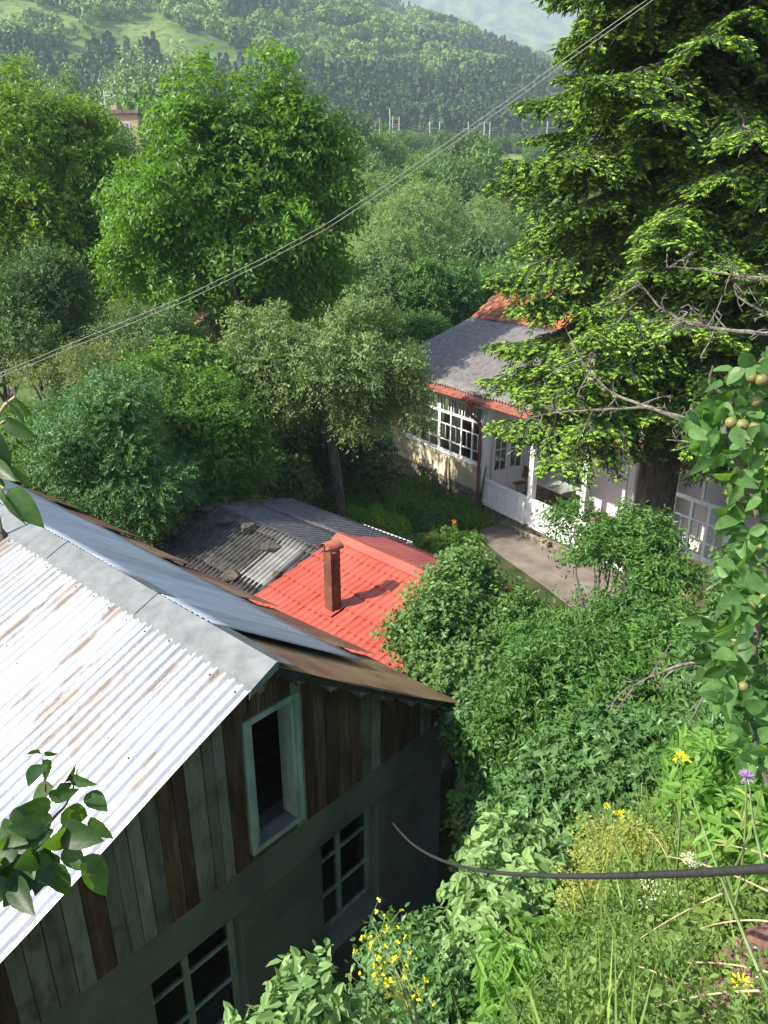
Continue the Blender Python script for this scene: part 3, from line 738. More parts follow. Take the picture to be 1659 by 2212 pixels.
# ------------------------------------------------------------------ RED ROOF SHED
def red_shed():
    zr = 3.2
    a = onz(733, 1160, zr); b = onz(930, 1248, zr)
    rx = nrm(b - a); ry = V3(rx[1], -rx[0], 0)
    if ry[1] > 0: ry = -ry
    f0 = Fr(V3(a[0], a[1], 0), rx, ry)
    # slope from the far lower corner
    r_ = ray(541, 1296); # find t with x-coordinate (along rx)=0
    t = np.dot(a - CAM, rx) / np.dot(r_, rx); P = CAM + r_ * t
    W = np.dot(P - a, ry); sl = (zr - P[2]) / W
    print('red', W, sl)
    L = 3.9; Wd = W + 1.6
    r = empty('red_shed', f0.p(L / 2, 1, 0), 'small shed with a bright red tile-pattern metal roof behind the barn', 'shed')
    pit = .158; row = .36
    ys = []
    y = 0.0
    while y < Wd: ys += [y + .001, y + row * .5, y + row - .014, y + row - .003]; y += row
    ys = np.array(ys)
    def fn(U, Wv):
        k = np.floor(Wv / row + 1e-9); t = Wv / row - k
        c = np.cos(2 * np.pi * U / pit); rib = np.where(c > 0, c, c * .35) * .019
        lip = (.032 * t) + np.where(t > .985, -.030, 0) + .0
        scal = .030 * c * np.clip((t - .5) * 2, 0, 1)      # scalloped lower edge
        yy = Wv + scal
        zz = zr - sl * yy + rib + lip
        return f0.o + f0.x * U[..., None] + f0.y * yy[..., None] + V3(0, 0, 1) * zz[..., None]
    o = grid_surface('tile_metal_roof', fn, np.arange(0, L, pit / 10), ys, M['redtile'], r, False, .003)
    # lap seams
    mb = MB()
    for u in (1.11, 2.215, 3.32):
        mb.hexa([f0.p(u, .1, zr - sl * .1 + .012), f0.p(u + .012, .1, zr - sl * .1 + .012), f0.p(u + .012, Wd - .05, zr - sl * (Wd - .05) + .012), f0.p(u, Wd - .05, zr - sl * (Wd - .05) + .012),
                 f0.p(u, .1, zr - sl * .1 + .034), f0.p(u + .012, .1, zr - sl * .1 + .034), f0.p(u + .012, Wd - .05, zr - sl * (Wd - .05) + .034), f0.p(u, Wd - .05, zr - sl * (Wd - .05) + .034)])
    mb.build('sheet_seam', M['redtile'], r)
    mb = MB()
    mb.slab([f0.p(-.06, .17, zr - sl * .17 + .05), f0.p(L, .17, zr - sl * .17 + .05), f0.p(L, 0, zr + .085), f0.p(-.06, 0, zr + .085)], V3(0, 0, -.006))
    mb.slab([f0.p(-.06, 0, zr + .085), f0.p(L, 0, zr + .085), f0.p(L, -.17, zr + .02), f0.p(-.06, -.17, zr + .02)], V3(0, 0, -.006))
    mb.build('ridge_flashing', M['redtile'], r)
    corr(Fr(f0.o, f0.x, -f0.y), 0, L, 0, 1.6, zr, zr - .5, pit, .018, 'rear_slope', M['redtile'], r)
    mb = MB(); mb.box(f0, .15, L - .1, -1.3, -1.15, -.2, zr - .5); mb.box(f0, .15, L - .1, Wd - .3, Wd - .15, -.2, zr - sl * Wd); mb.box(f0, .15, .3, -1.15, Wd - .3, -.2, zr - sl * Wd); mb.box(f0, L - .25, L - .1, -1.15, Wd - .3, -.2, zr - sl * Wd)
    mb.build('wall', M['rubble'], r)
    # chimney
    n = nrm(np.cross(rx, f0.p(0, 1, -sl) - f0.p(0, 0, 0)))
    pf = onpl(718, 1326, f0.p(0, 0, zr + .02), n)
    # height: top of the stack at pixel y 1190 above the same foot
    hh = 0
    for h in np.arange(.5, 3, .01):
        x_, y_, _z = proj(pf + V3(0, 0, h))
        if y_ < 1188: hh = h; break
    cw = .105
    cf = Fr(pf, rx, ry)
    print('chimney', hh, proj(pf + V3(0, 0, hh)))
    mb = MB()
    mb.box(cf, -cw * 2, 0, -cw * 2, 0, -.35, hh - .10)
    for (xa, xb) in ((-cw * 2, -cw * 2 + .03), (-.03, 0)):
        for (ya, yb) in ((-cw * 2, -cw * 2 + .03), (-.03, 0)): mb.box(cf, xa + .001, xb - .001, ya + .001, yb - .001, hh - .10, hh)
    ch = mb.build('chimney', M['rust'], r); ch['label'] = 'tall square rusty sheet metal chimney'
    mb = MB(); R = cw * 1.35; cx = -cw; pts = []
    K = 8
    for i in range(K):
        a0, a1 = math.pi * i / K, math.pi * (i + 1) / K
        for_ = lambda a_: (cx - math.cos(a_) * R * 1.12, hh - .02 + math.sin(a_) * R * .75)
        (x0, z0), (x1, z1) = for_(a0), for_(a1)
        mb.slab([cf.p(x0, -cw * 2 - .05, z0), cf.p(x1, -cw * 2 - .05, z1), cf.p(x1, .05, z1), cf.p(x0, .05, z0)], V3(0, 0, .006))
    mb.build('chimney_cowl', M['chimneycap'], ch)
    mb = MB(); mb.slab([cf.p(-cw * 2 - .06, -cw * 2 - .06, sl * cw * 2 + .03), cf.p(.07, -cw * 2 - .06, sl * cw * 2 + .03), cf.p(.07, .10, -sl * .1 + .035), cf.p(-cw * 2 - .06, .10, -sl * .1 + .035)], V3(0, 0, .006))
    mb.build('flashing', M['redtile'], ch)
    return f0
red_shed()

# ------------------------------------------------------------------ WHITE HOUSE
hu = V3(math.sin(math.radians(30.4)), -math.cos(math.radians(30.4)), 0); hv = V3(hu[1] * -1, hu[0], 0)
P0 = onz(1040, 1108, 0.0)
HF = Fr(P0, hu, hv)                    # x along the facade (to the right/near), y into house, z up
def Hs(x, y, d=0.0):                   # facade pixel -> (s, z)
    p = onpl(x, y, P0 + hv * d, hv); return float(np.dot(p - P0, hu)), float(p[2])
def house():
    r = empty('white_house', HF.p(2, 3, 0), 'long white single storey house with glazed veranda, slate and clay tile roof', 'house')
    ZS, ZT = 1.66, 3.55                 # window sill / head
    sL = Hs(866, 930)[0]; sLL = Hs(838, 950)[0]; s2 = Hs(1141, 1100)[0]; s3 = Hs(1256, 1060)[0]; sR = Hs(1572, 1150)[0]; sW = Hs(1452, 1100)[0]
    print('house s', sLL, sL, s2, s3, sW, sR, 'z', Hs(1037, 1028), Hs(1025, 1010), Hs(1037, 865), Hs(880, 855), Hs(1030, 900), Hs(1560, 1229), Hs(1578, 1110))
    zrail = Hs(1037, 1030)[1]
    zbeam = 3.72
    # base walls
    mb = MB()
    mb.box(HF, sLL, -.001, 0.0, .35, .70, ZS - .02)      # plaster under the windows
    mb.build('plaster_base', M['cream'], r, bevel=.01)
    mb = MB(); mb.box(HF, sLL, 0, .03, .4, -.4, .70); mb.box(HF, 0, sR + .4, .06, .40, -.4, .38); mb.build('foundation', M['rubble'], r, bevel=.02)
    mb = MB(); mb.box(HF, sLL, sL, .0, .30, ZS - .02, 3.95); mb.build('pier', M['yellow'], r)
    mb = MB(); mb.box(HF, s3 + .02, sR, .04, .3, .381, 1.0); mb.box(HF, sW, sR, .02, .3, 1.0, ZS - .03); mb.build('yellow_base', M['yellow'], r)
    # eave beam
    mb = MB(); mb.box(HF, sL, sR + .3, -.02, .14, zbeam - .02, 3.98); mb.box(HF, sL, sR + .3, -.035, -.021, zbeam + .10, 3.90)
    for s in (1.7, 3.6, 5.4, 7.2): mb.box(HF, s - .05, s + .05, -.22, -.036, zbeam + .02, zbeam + .10)
    mb.build('eave_beam', M['white'], r, bevel=.008)
    # glazed veranda: two groups
    sm = Hs(946, 960)[0]
    for g, (a, b) in enumerate(((sL, sm), (sm, -.14))):
        n = 4; wd = (b - a - .07) / n; bars = []
        zt = 3.12
        for i in range(n):
            x = a + .07 + wd * i
            if i: bars.append((x - .035, x + .035, ZS + .07, 3.62))
            bars.append((x + .03, x + wd - .03, zt - .45, zt - .415)); bars.append((x + .03, x + wd - .03, ZS + .42, ZS + .455))
            bars.append((x + wd / 2 - .012, x + wd / 2 + .012, ZS + .455, zt - .45))
        bars.append((a + .07, b - .0701, zt - .04, zt + .05))
        for i in range(2 * n): bars.append((a + .07 + wd / 2 * (i + .5) - .012, a + .07 + wd / 2 * (i + .5) + .012, zt + .05, 3.62))
        window('veranda_window', HF, a, b, ZS, zbeam - .022, .075, bars, M['white'], r, dep=.07, y=.03)
    mb = MB(); mb.box(HF, sL, -.13, -.05, .03, ZS - .05, ZS - .002); mb.build('window_ledge', M['white'], r)
    # posts
    for s, wd in ((0.0, .20), (s2, .20), (s3 + .08, .18)):
        mb = MB(); mb.box(HF, s - wd / 2 - (.03 if s == 0 else 0), s + wd / 2, -.01, .19, .39, zbeam - .021)
        mb.box(HF, s - wd / 2 - .02 - (.03 if s == 0 else 0), s + wd / 2 + .02, -.03, .21, zbeam - .2, zbeam - .16); mb.build('post', M['white'], r, bevel=.01)
    # railing panels with arched grooves
    def rail(a, b):
        mb = MB(); mb.box(HF, a, b, -.02, .06, .385, zrail - .05); mb.box(HF, a, b, -.07, .10, zrail - .05, zrail); mb.box(HF, a, b, -.05, .06, .36, .42)
        n = int(round((b - a) / .235)); wd = (b - a) / n
        for i in range(n + 1):
            x = a + wd * i; mb.box(HF, max(a, x - .035), min(b, x + .035), -.055, -.0201, .425, zrail - .055)
        for i in range(n):   # arch heads
            x0, x1 = a + wd * i + .035, a + wd * (i + 1) - .035; zt = zrail - .15; R = (x1 - x0) / 2
            for j in range(4):
                a0, a1 = math.pi * j / 4, math.pi * (j + 1) / 4
                c = (x0 + x1) / 2
                q = [(c - math.cos(a0) * R, zt + math.sin(a0) * R * .6), (c - math.cos(a1) * R, zt + math.sin(a1) * R * .6)]
                mb.slab([HF.p(q[0][0], -.034, q[0][1]), HF.p(q[1][0], -.034, q[1][1]), HF.p(q[1][0], -.034, zrail - .056), HF.p(q[0][0], -.034, zrail - .056)], hv * .013)
        mb.build('railing', M['white'], r)
    rail(.105, s2 - .105); rail(s2 + .105, s3 - .02); rail(s3 + .18, sW - .05)
    # veranda floor and inside walls
    mb = MB(); mb.box(HF, .0, sW, .19, 3.3, .30, .46); mb.build('veranda_floor', M['floor'], r)
    wl = MB(); YB = 2.75
    hd = (4.2, 5.1, .47, 2.75)
    wall_with_holes(wl, HF, .05, sR + .3, .46, 3.9, YB, YB + .2, [])
    wl.box(HF, sLL, .05, YB + .3, YB + .5, .3, 3.9)
    wl.build('back_wall', M['whitewall'], r)
    mb = MB(); mb.box(HF, sLL - .25, sR + .6, YB + .6, 7.6, -.3, 4.4); mb.build('core_wall', M['cream'], r)
    mb = MB(); mb.box(HF, sLL, -.10, .36, 2.5, .3, .5); mb.build('room_floor', M['floor'], r)
    mb = MB(); mb.box(HF, sLL, sR + .3, .15, YB + .6, 3.905, 3.95); mb.build('ceiling', M['whitewall'], r)
    # partition beside the glazed room (perpendicular) with double doors
    PF = Fr(HF.p(.0, .2, 0), hv, -hu)
    mb = MB(); mb.box(PF, 0, YB - .2, -.05, .0, 2.75, 3.9); mb.box(PF, 0, .12, -.05, .0, .46, 2.75); mb.box(PF, 1.52, YB - .2, -.05, 0, .46, 2.75); mb.build('partition', M['whitewall'], r)
    for i in range(2):
        x0 = .13 + .69 * i; x1 = x0 + .68
        bars = [(x0 + .1, x1 - .1, .47, 1.5), (x0 + .33, x0 + .35, 1.5, 2.66), (x0 + .1, x1 - .1, 2.2, 2.23)]
        w_ = window('double_door', PF, x0, x1, .47, 2.74, .1, bars, M['white'], r, dep=.045, y=-.048)
        mb = MB(); mb.box(PF, x0 + .17, x1 - .17, -.056, -.045, .60, .95); mb.box(PF, x0 + .17, x1 - .17, -.056, -.045, 1.05, 1.4); mb.build('door_panel', M['white'], w_, bevel=.005)
    # plastered wall and door seen between the posts
    s4 = Hs(1345, 1050, 1.6)[0]
    mb = MB(); mb.box(HF, s3 + .55, s4 + .1, 1.55, 1.75, .46, 3.9); mb.box(HF, s4 + .10, s4 + .22, 1.5, 1.80, .46, 3.9); mb.build('inner_wall', M['whitewall'], r)
    bars = [(s4 + .32, s4 + 1.0, .6, 1.95)]
    mb = MB(); d0 = s4 + .30
    o = window('inner_door', HF, d0, d0 + .85, .47, 2.85, .11, [(d0 + .11, d0 + .74, .5, 1.95), (d0 + .3, d0 + .33, 1.95, 2.74)], M['white'], r, dep=.05, y=1.72)
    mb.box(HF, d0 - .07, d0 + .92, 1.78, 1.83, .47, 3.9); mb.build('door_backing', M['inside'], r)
    # interior curtains, cupboard
    for (a, b, y_) in ((-2.35, -1.62, .7), (-3.6, -3.15, .8), (-5.2, -4.8, .8)):
        def cf(U, W): return HF.p(0, 0, 0) + HF.x * U[..., None] + HF.y * (y_ + .035 * np.sin(U * 38))[..., None] + V3(0, 0, 1) * W[..., None]
        grid_surface('curtain', cf, np.linspace(a, b, 50), np.linspace(1.2, 2.75, 3), M['curtain'], r)
    mb = MB(); mb.box(HF, -1.5, -.7, 1.1, 1.6, .5, 2.5); mb.box(HF, -3.0, -2.4, 1.5, 1.9, .5, 2.2); mb.build('cupboard', M['whitewall'], r)
    # right glazed bay
    zt = 3.05; n = 3; a = sW; b = sR; wd = (b - a - .12) / n; bars = []
    for i in range(n):
        x = a + .06 + wd * i
        if i: bars.append((x - .04, x + .04, ZS + .07, zt))
        bars.append((x + .04, x + wd - .04, zt - .50, zt - .455)); bars.append((x + .04, x + wd - .04, ZS + .40, ZS + .44))
        bars.append((x + wd / 2 - .014, x + wd / 2 + .014, ZS + .44, zt - .50))
    bars.append((a + .07, b - .0701, zt - .05, zt + .06))
    bars.append(((a + b) / 2 - .03, (a + b) / 2 + .03, zt + .06, 3.62))
    window('bay_window', HF, a, b, ZS, zbeam - .022, .075, bars, M['white'], r, dep=.07, y=-.02)
    mb = MB(); mb.box(HF, a, b, -.07, -.021, ZS - .06, ZS - .002); mb.box(HF, b, b + .14, -.05, .2, .3, zbeam - .03); mb.build('bay_trim', M['white'], r)
    mb = MB(); mb.box(HF, a + .1, b - .05, 1.2, 1.3, .5, 3.85); mb.build('bay_back', M['pinkwall'] if 0 else M['whitewall'], r)
    # ---- roof
    eL = sLL - .55; eR = sR + 1.0; ze = 4.02; y_e = -.45
    # profile from measured pixels: (y, z)
    y1 = 4.97 - .5; z1 = 5.88; y2 = 6.3; z2 = 7.3
    # refine by solving on the left rake plane
    def rk(x, y):
        p = onpl(x, y, HF.p(eL, 0, 0), hu); return float(np.dot(p - P0, hv)), float(p[2])
    (y1, z1), (y2, z2), (ym, zm) = rk(1021, 684), rk(1094, 609), rk(922, 746)
    print('roof', y1, z1, y2, z2, ym, zm)
    corr(HF, eL, eR, y_e + .22, y1 + .05, ze + .12, z1, .15, .034, 'slate_roof', M['slate_house'], r, ny=12, wave=.02)
    # gutter apron + gutter
    mb = MB(); mb.slab([HF.p(eL, y_e, ze), HF.p(eR, y_e, ze), HF.p(eR, y_e + .42, ze + .115), HF.p(eL, y_e + .42, ze + .115)], V3(0, 0, -.01))
    mb.box(HF, eL, eR, y_e + .01, y_e + .04, ze - .14, ze - .012); mb.build('eave_apron', M['gutter'], r)
    mb = MB()
    for (a, b) in ((eL, -.25), (-.25, 3.0), (3.0, eR)):
        K = 5
        for i in range(K):
            a0, a1 = math.pi * i / K, math.pi * (i + 1) / K
            R = .075
            p = [(y_e - .075 - math.cos(t) * R, ze - .02 - math.sin(t) * R) for t in (a0, a1)]
            mb.slab([HF.p(a, p[0][0], p[0][1]), HF.p(b, p[0][0], p[0][1]), HF.p(b, p[1][0], p[1][1]), HF.p(a, p[1][0], p[1][1])], V3(0, 0, -.006))
        mb.box(HF, b - .03, b, y_e - .155, y_e + .0, ze - .1, ze + .0)
    gut = mb.build('gutter', M['gutter'], r)
    mb = MB(); q = HF.p(-.22, y_e - .07, 0)
    mb.hexa([HF.p(-.30, y_e - .14, ze - .32), HF.p(-.14, y_e - .14, ze - .32), HF.p(-.14, y_e - .0, ze - .32), HF.p(-.30, y_e, ze - .32), HF.p(-.36, y_e - .2, ze - .04), HF.p(-.08, y_e - .2, ze - .04), HF.p(-.08, y_e + .02, ze - .04), HF.p(-.36, y_e + .02, ze - .04)])
    mb.tube([HF.p(-.22, y_e - .07, ze - .28), HF.p(-.21, y_e - .05, ze - .5), HF.p(-.18, -.09, ze - .85), HF.p(-.18, -.09, 2.6), HF.p(-.17, -.09, .1)], .055, 10)
    mb.build('downpipe', M['gutter'], r)
    # tile roof rows
    mb = MB(); rr = random.Random(3); sl = (z2 - z1) / (y2 - y1); rows = 9; dy = (y2 - y1 + .1) / rows
    for k in range(rows):
        y0 = y1 - .08 + dy * k; x = eL + (.1 if k % 2 else 0)
        while x < eR:
            zz = z1 + sl * (y0 - y1) + .05; j = rr.uniform(-.008, .012); t = rr.random() ** .7
            wd = .215; h = .022
            mb.hexa([HF.p(x + .006, y0, zz + j), HF.p(x + wd - .006, y0, zz + j), HF.p(x + wd - .006, y0 + dy + .05, zz + sl * (dy + .05) - .035), HF.p(x + .006, y0 + dy + .05, zz + sl * (dy + .05) - .035),
                     HF.p(x + .006, y0, zz + j + h), HF.p(x + wd - .006, y0, zz + j + h), HF.p(x + wd - .006, y0 + dy + .05, zz + sl * (dy + .05) - .035 + h), HF.p(x + .006, y0 + dy + .05, zz + sl * (dy + .05) - .035 + h)], t)
            mb.box(Fr(HF.p(x + wd, y0 + .01, zz + j + .015), hu, nrm(hv + V3(0, 0, sl)), V3(0, 0, 1)), -.014, .012, 0, dy * 1.2, 0, .02, t)
            x += wd
    mb.build('tile_roof', M['tile'], r)
    mb = MB(); mb.slab([HF.p(eL, y1, z1 - .02), HF.p(eR, y1, z1 - .02), HF.p(eR, y2 + .05, z2 - .02), HF.p(eL, y2 + .05, z2 - .02)], V3(0, 0, -.06))
    mb.slab([HF.p(eL, y2 + .05, z2), HF.p(eR, y2 + .05, z2), HF.p(eR, y2 + 3.6, z2 - 2.4), HF.p(eL, y2 + 3.6, z2 - 2.4)], V3(0, 0, -.06))
    mb.slab([HF.p(eL + .3, .6, 3.9), HF.p(eL + .3, y1, z1 - .1), HF.p(eL + .3, y2, z2 - .1), HF.p(eL + .3, y2 + 3.3, z2 - 2.4), HF.p(eL + .3, y2 + 3.3, 3.9)], hu * .1)
    mb.build('roof_deck', M['oldwood'], r)
    mb = MB(); mb.slab([HF.p(eL - .02, y2 - .14, z2 + .02), HF.p(eR, y2 - .14, z2 + .02), HF.p(eR, y2 + .03, z2 + .16), HF.p(eL - .02, y2 + .03, z2 + .16)], V3(0, 0, -.02))
    mb.slab([HF.p(eL - .02, y2 + .03, z2 + .16), HF.p(eR, y2 + .03, z2 + .16), HF.p(eR, y2 + .22, z2 + .02), HF.p(eL - .02, y2 + .22, z2 + .02)], V3(0, 0, -.02))
    mb.build('ridge_cap', M['gutter'], r)
    mb = MB(); mb.box(HF, 1.2, 1.7, y2 - .4, y2 + .1, z2 - .5, z2 + .9); mb.build('chimney', M['rubble'], r) if 0 else None
    # table on the veranda
    tc = onpl(1205, 1026, HF.p(0, 0, .46 + .78), V3(0, 0, 1.0))
    s0 = float(np.dot(tc - P0, hu)); y0 = float(np.dot(tc - P0, hv)); y0 = min(max(y0, .75), 1.75)
    s0 = min(np.arange(0, 5, .02), key=lambda q: abs(proj(HF.p(q, y0, 1.24))[0] - 1200))
    print('table', s0, y0)
    t = empty('veranda_table', HF.p(s0, y0, .46), 'old brown wooden table with a pale marbled top standing on the veranda', 'table')
    mb = MB(); mb.box(HF, s0 - .72, s0 + .72, y0 - .46, y0 + .46, 1.20, 1.235); mb.build('tabletop', M['marble'], t, bevel=.005)
    mb = MB(); mb.box(HF, s0 - .55, s0 + .55, y0 - .35, y0 - .33, 1.10, 1.198); mb.box(HF, s0 - .55, s0 + .55, y0 + .33, y0 + .35, 1.10, 1.198); mb.box(HF, s0 - .57, s0 - .551, y0 - .35, y0 + .35, 1.10, 1.198); mb.box(HF, s0 + .551, s0 + .57, y0 - .35, y0 + .35, 1.10, 1.198); mb.build('apron', M['wood'], t)
    for a in (-1, 1):
        for b in (-1, 1):
            mb = MB(); mb.box(HF, s0 + a * .55 - .03, s0 + a * .55 + .03, y0 + b * .35 - .03 - .0, y0 + b * .35 + .03, .462, 1.19); mb.build('leg', M['wood'], t)
    # chair behind post
    cy_ = 1.5; c0 = min(np.arange(-1, 5, .02), key=lambda q: abs(proj(HF.p(q, cy_, 1.1))[0] - 1120))
    c = empty('veranda_chair', HF.p(c0, cy_, .46), 'dark red-brown chair on the veranda beside the table, behind the spruce tips', 'chair')
    mb = MB(); mb.box(HF, c0 - .22, c0 + .22, cy_ - .22, cy_ + .22, .90, .94); mb.build('seat', M['wood'], c, bevel=.01)
    mb = MB(); mb.slab([HF.p(c0 - .2, cy_ + .20, 1.05), HF.p(c0 + .2, cy_ + .20, 1.05), HF.p(c0 + .22, cy_ + .27, 1.42), HF.p(c0, cy_ + .28, 1.48), HF.p(c0 - .22, cy_ + .27, 1.42)], hv * .02); mb.build('backrest', M['wood'], c)
    for a in (-1, 1):
        for b in (-1, 1):
            mb = MB(); mb.tube([HF.p(c0 + a * .2, cy_ + b * .2, .462), HF.p(c0 + a * .19, cy_ + b * .19, .9 if b < 0 else 1.1)], .018, 6); mb.build('leg', M['wood'], c)
    # annex wall at far left with wooden door posts
    an = empty('annex_wall', HF.p(sLL - .8, .6, 0), 'low cream plaster wall with a dark doorway left of the house', 'wall')
    mb = MB(); mb.box(HF, sLL - 2.6, sLL - .62, .3, .5, -.3, 1.75); mb.build('wall', M['cream'], an)
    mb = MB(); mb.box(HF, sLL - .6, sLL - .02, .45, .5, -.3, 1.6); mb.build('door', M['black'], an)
    # leaning boards and posts
    for i, (x, y, h, dx, lab) in enumerate([(1030, 1112, 1.75, .10, 'tall dark weathered plank leaning by the veranda corner downpipe'), (1020, 1118, 1.2, -.05, 'short grey stick leaning at the veranda corner'),
                                            (957, 1075, 1.5, -.12, 'blackened pointed plank stump leaning on the plaster wall below the windows'), (806, 1050, .9, .2, 'short grey board leaning against the annex wall'), (795, 1052, .8, .25, 'second short board leaning against the annex wall, farther left')]):
        p = onz(x, y, 0.02); mb = MB(); w_ = .10 if i == 2 else .045
        mb.hexa([p + hu * -w_ * 1.3, p + hu * w_ * 1.3, p + hu * w_ * 1.3 + hv * .05, p - hu * w_ * 1.3 + hv * .05, p + V3(0, 0, h) + hv * .2 + hu * (dx - w_ * .4), p + V3(0, 0, h) + hv * .2 + hu * (dx + w_ * .4), p + V3(0, 0, h) + hv * .23 + hu * (dx + w_ * .4), p + V3(0, 0, h) + hv * .23 + hu * (dx - w_ * .4)])
        tag(mb.build('leaning_plank', M['oldwood'], None), lab, 'plank', 'old planks leaning by the house')
    # step and drain
    st = empty('stone_step', onz(1160, 1160, 0), 'flat concrete step slab below the veranda railing', 'step')
    q = onz(1150, 1166, 0); s_, y_ = float(np.dot(q - P0, hu)), float(np.dot(q - P0, hv))
    mb = MB(); mb.box(HF, s_ - 1.0, s_ + .75, y_ - .1, y_ + .5, -.1, .20); mb.box(HF, s_ - 1.6, s_ - 1.0, y_ + .0, y_ + .5, -.1, .13); mb.build('slab', M['rubble'], st, bevel=.03)
    gr = MB()
    for i in range(7): gr.box(HF, s_ - .1 + i * .06, s_ - .1 + i * .06 + .035, y_ + .02, y_ + .32, .202, .22)
    for i in range(3): gr.box(HF, s_ - .11, s_ + .31, y_ + .03 + i * .12, y_ + .05 + i * .12, .2205, .228)
    tag(gr.build('drain_grate', M['black'], None), 'small black metal grate lying on the step slab below the railing', 'grate')
    # kerb edge of stones
    rg = np.random.default_rng(8)
    # path
    pts = [onz(x, y, 0.012) for x, y in [(1045, 1108), (1240, 1200), (1400, 1290), (1520, 1360), (1600, 1500), (1480, 1500), (1330, 1390), (1180, 1270), (1080, 1200), (1035, 1160)]]
    mb = MB(); mb.add(pts, [tuple(range(len(pts)))[::-1]]); o = mb.build('path', M['concrete'], None); tag(o, kind='structure')
    return r
house()
# ------------------------------------------------------------------ NEAR AND MIDDLE TREES
def gz(x, y): return float(terr(x, y))
def bs(x, y, Y):      # base: column under pixel (x,y) at distance Y
    p = onY(x, y, Y); return V3(p[0], p[1], gz(p[0], p[1]))

# big walnut
tree('walnut_tree', 'tall full walnut tree with bright green leaves, its crown the highest left of the spruce', 'tree', bs(500, 700, 27.5),
     [plobe(500, 460, 200, 190, 27.5), plobe(592, 185, 42, 48, 27.5), plobe(550, 235, 50, 40, 27.5), plobe(600, 250, 62, 60, 27.5), plobe(425, 215, 42, 45, 27), plobe(410, 300, 85, 60, 27), plobe(520, 320, 110, 60, 27.5), plobe(280, 530, 40, 60, 26.5), plobe(715, 330, 35, 45, 28), plobe(330, 500, 95, 150, 26.5), plobe(660, 380, 95, 170, 28), plobe(430, 690, 90, 110, 26), plobe(640, 600, 110, 100, 28)],
     190, .72, 52, 8, .85, .21, .50, M['leaf_walnut'], 11, .26, limbs=70, droop=.4, up=.2, inner=.4, outw=.9)
# left walnuts
tree('walnut_tree', 'yellow-green walnut tree cut off by the left edge, beside the tall full walnut', 'tree', bs(60, 560, 33),
     [plobe(70, 400, 150, 190, 33), plobe(10, 300, 90, 90, 33), plobe(80, 520, 130, 90, 32), plobe(-90, 430, 120, 200, 33)], 140, .8, 52, 8, .85, .22, .52, M['leaf_walnut2'], 12, .25, limbs=26, droop=.4, inner=.4, outw=.9)
tree('walnut_tree', 'darker rounded walnut between the left edge walnut and the tall full one', 'tree', bs(195, 580, 34),
     [plobe(195, 400, 75, 150, 35), plobe(215, 520, 70, 120, 34), plobe(160, 300, 55, 60, 35)], 80, .75, 52, 8, .8, .21, .52, M['leaf_walnut2'], 13, .2, limbs=16, droop=.4, inner=.4, outw=.9)
tree('elm_tree', 'leafy green tree behind the walnuts, just below the pink building', 'tree', bs(235, 330, 48), [plobe(235, 350, 60, 70, 48), plobe(185, 300, 50, 50, 48)], 50, .9, 44, 6, .6, .26, .5, M['leaf_mid'], 14, .2, limbs=8)
# small-leaved dark pear at left
tree('pear_tree', 'dark small-leaved pear tree below the left walnut, thin twigs showing', 'tree', bs(100, 760, 24),
     [plobe(105, 660, 90, 90, 24), plobe(40, 700, 80, 80, 24), plobe(110, 580, 45, 50, 24)], 110, .55, 50, 7, .42, .105, .5, M['leaf_dark'], 15, .14, limbs=26, up=.45)
tree('pear_tree', 'dark small-leaved pear tree at the left edge below the darker pear', 'tree', bs(-20, 760, 22), [plobe(-10, 690, 90, 110, 22), plobe(30, 740, 90, 70, 21)], 70, .55, 50, 7, .42, .10, .5, M['leaf_dark'], 16, .12, limbs=14, up=.4)
tree('olive_bush', 'small yellowish olive-green bush between the walnuts above the red shed roof', 'bush', bs(275, 700, 29), [plobe(275, 670, 45, 40, 29), plobe(300, 700, 50, 30, 29)], 30, .4, 28, 6, .3, .075, .4, M['leaf_olive'], 17, .06, limbs=8)
tree('plum_tree', 'dark green small tree with silvery leaves under the walnut by the red shed roof', 'tree', bs(350, 790, 22.5), [plobe(350, 740, 90, 70, 22.5), plobe(260, 760, 70, 60, 22)], 80, .5, 44, 7, .4, .10, .5, M['leaf_dark'], 18, .1, limbs=14)
tree('olive_bush', 'pale olive-leaved bush behind the rowan near the left edge', 'bush', bs(150, 800, 19.5), [plobe(160, 795, 90, 38, 19.5), plobe(260, 770, 50, 30, 19.5), plobe(70, 800, 50, 30, 19.5)], 50, .38, 28, 6, .32, .075, .45, M['leaf_olive'], 19, .07, limbs=10)
# rowan (pinnate leaves) and its neighbours behind the barn
tree('rowan_tree', 'bushy rowan with feathery bluish-green leaves behind the metal barn roof', 'tree', bs(230, 1100, 15.5),
     [plobe(215, 960, 145, 110, 15.5), plobe(240, 870, 100, 60, 15.5), plobe(290, 1060, 110, 110, 15), plobe(120, 980, 60, 80, 15.5), plobe(180, 1080, 90, 80, 15)], 210, .45, 42, 12, .34, .075, .42, M['leaf_rowan'], 20, .10, limbs=30, outw=.7, up=.3)
tree('cornel_shrub', 'glossy bright green shrub right of the rowan, dark towards its foot', 'shrub', bs(430, 1080, 18),
     [plobe(420, 890, 120, 85, 18), plobe(470, 990, 110, 110, 17.5), plobe(330, 830, 70, 40, 18.5), plobe(400, 1050, 100, 80, 17)], 190, .45, 46, 8, .36, .10, .5, M['leaf_shrub'], 21, .08, limbs=24, up=.3)
tree('cornel_shrub', 'glossy green shrub at the left edge beside the brown barn eave', 'shrub', bs(60, 1030, 16.5), [plobe(60, 960, 90, 70, 16.8), plobe(100, 1040, 90, 60, 16)], 90, .42, 46, 8, .34, .095, .5, M['leaf_shrub'], 22, .06, limbs=12)
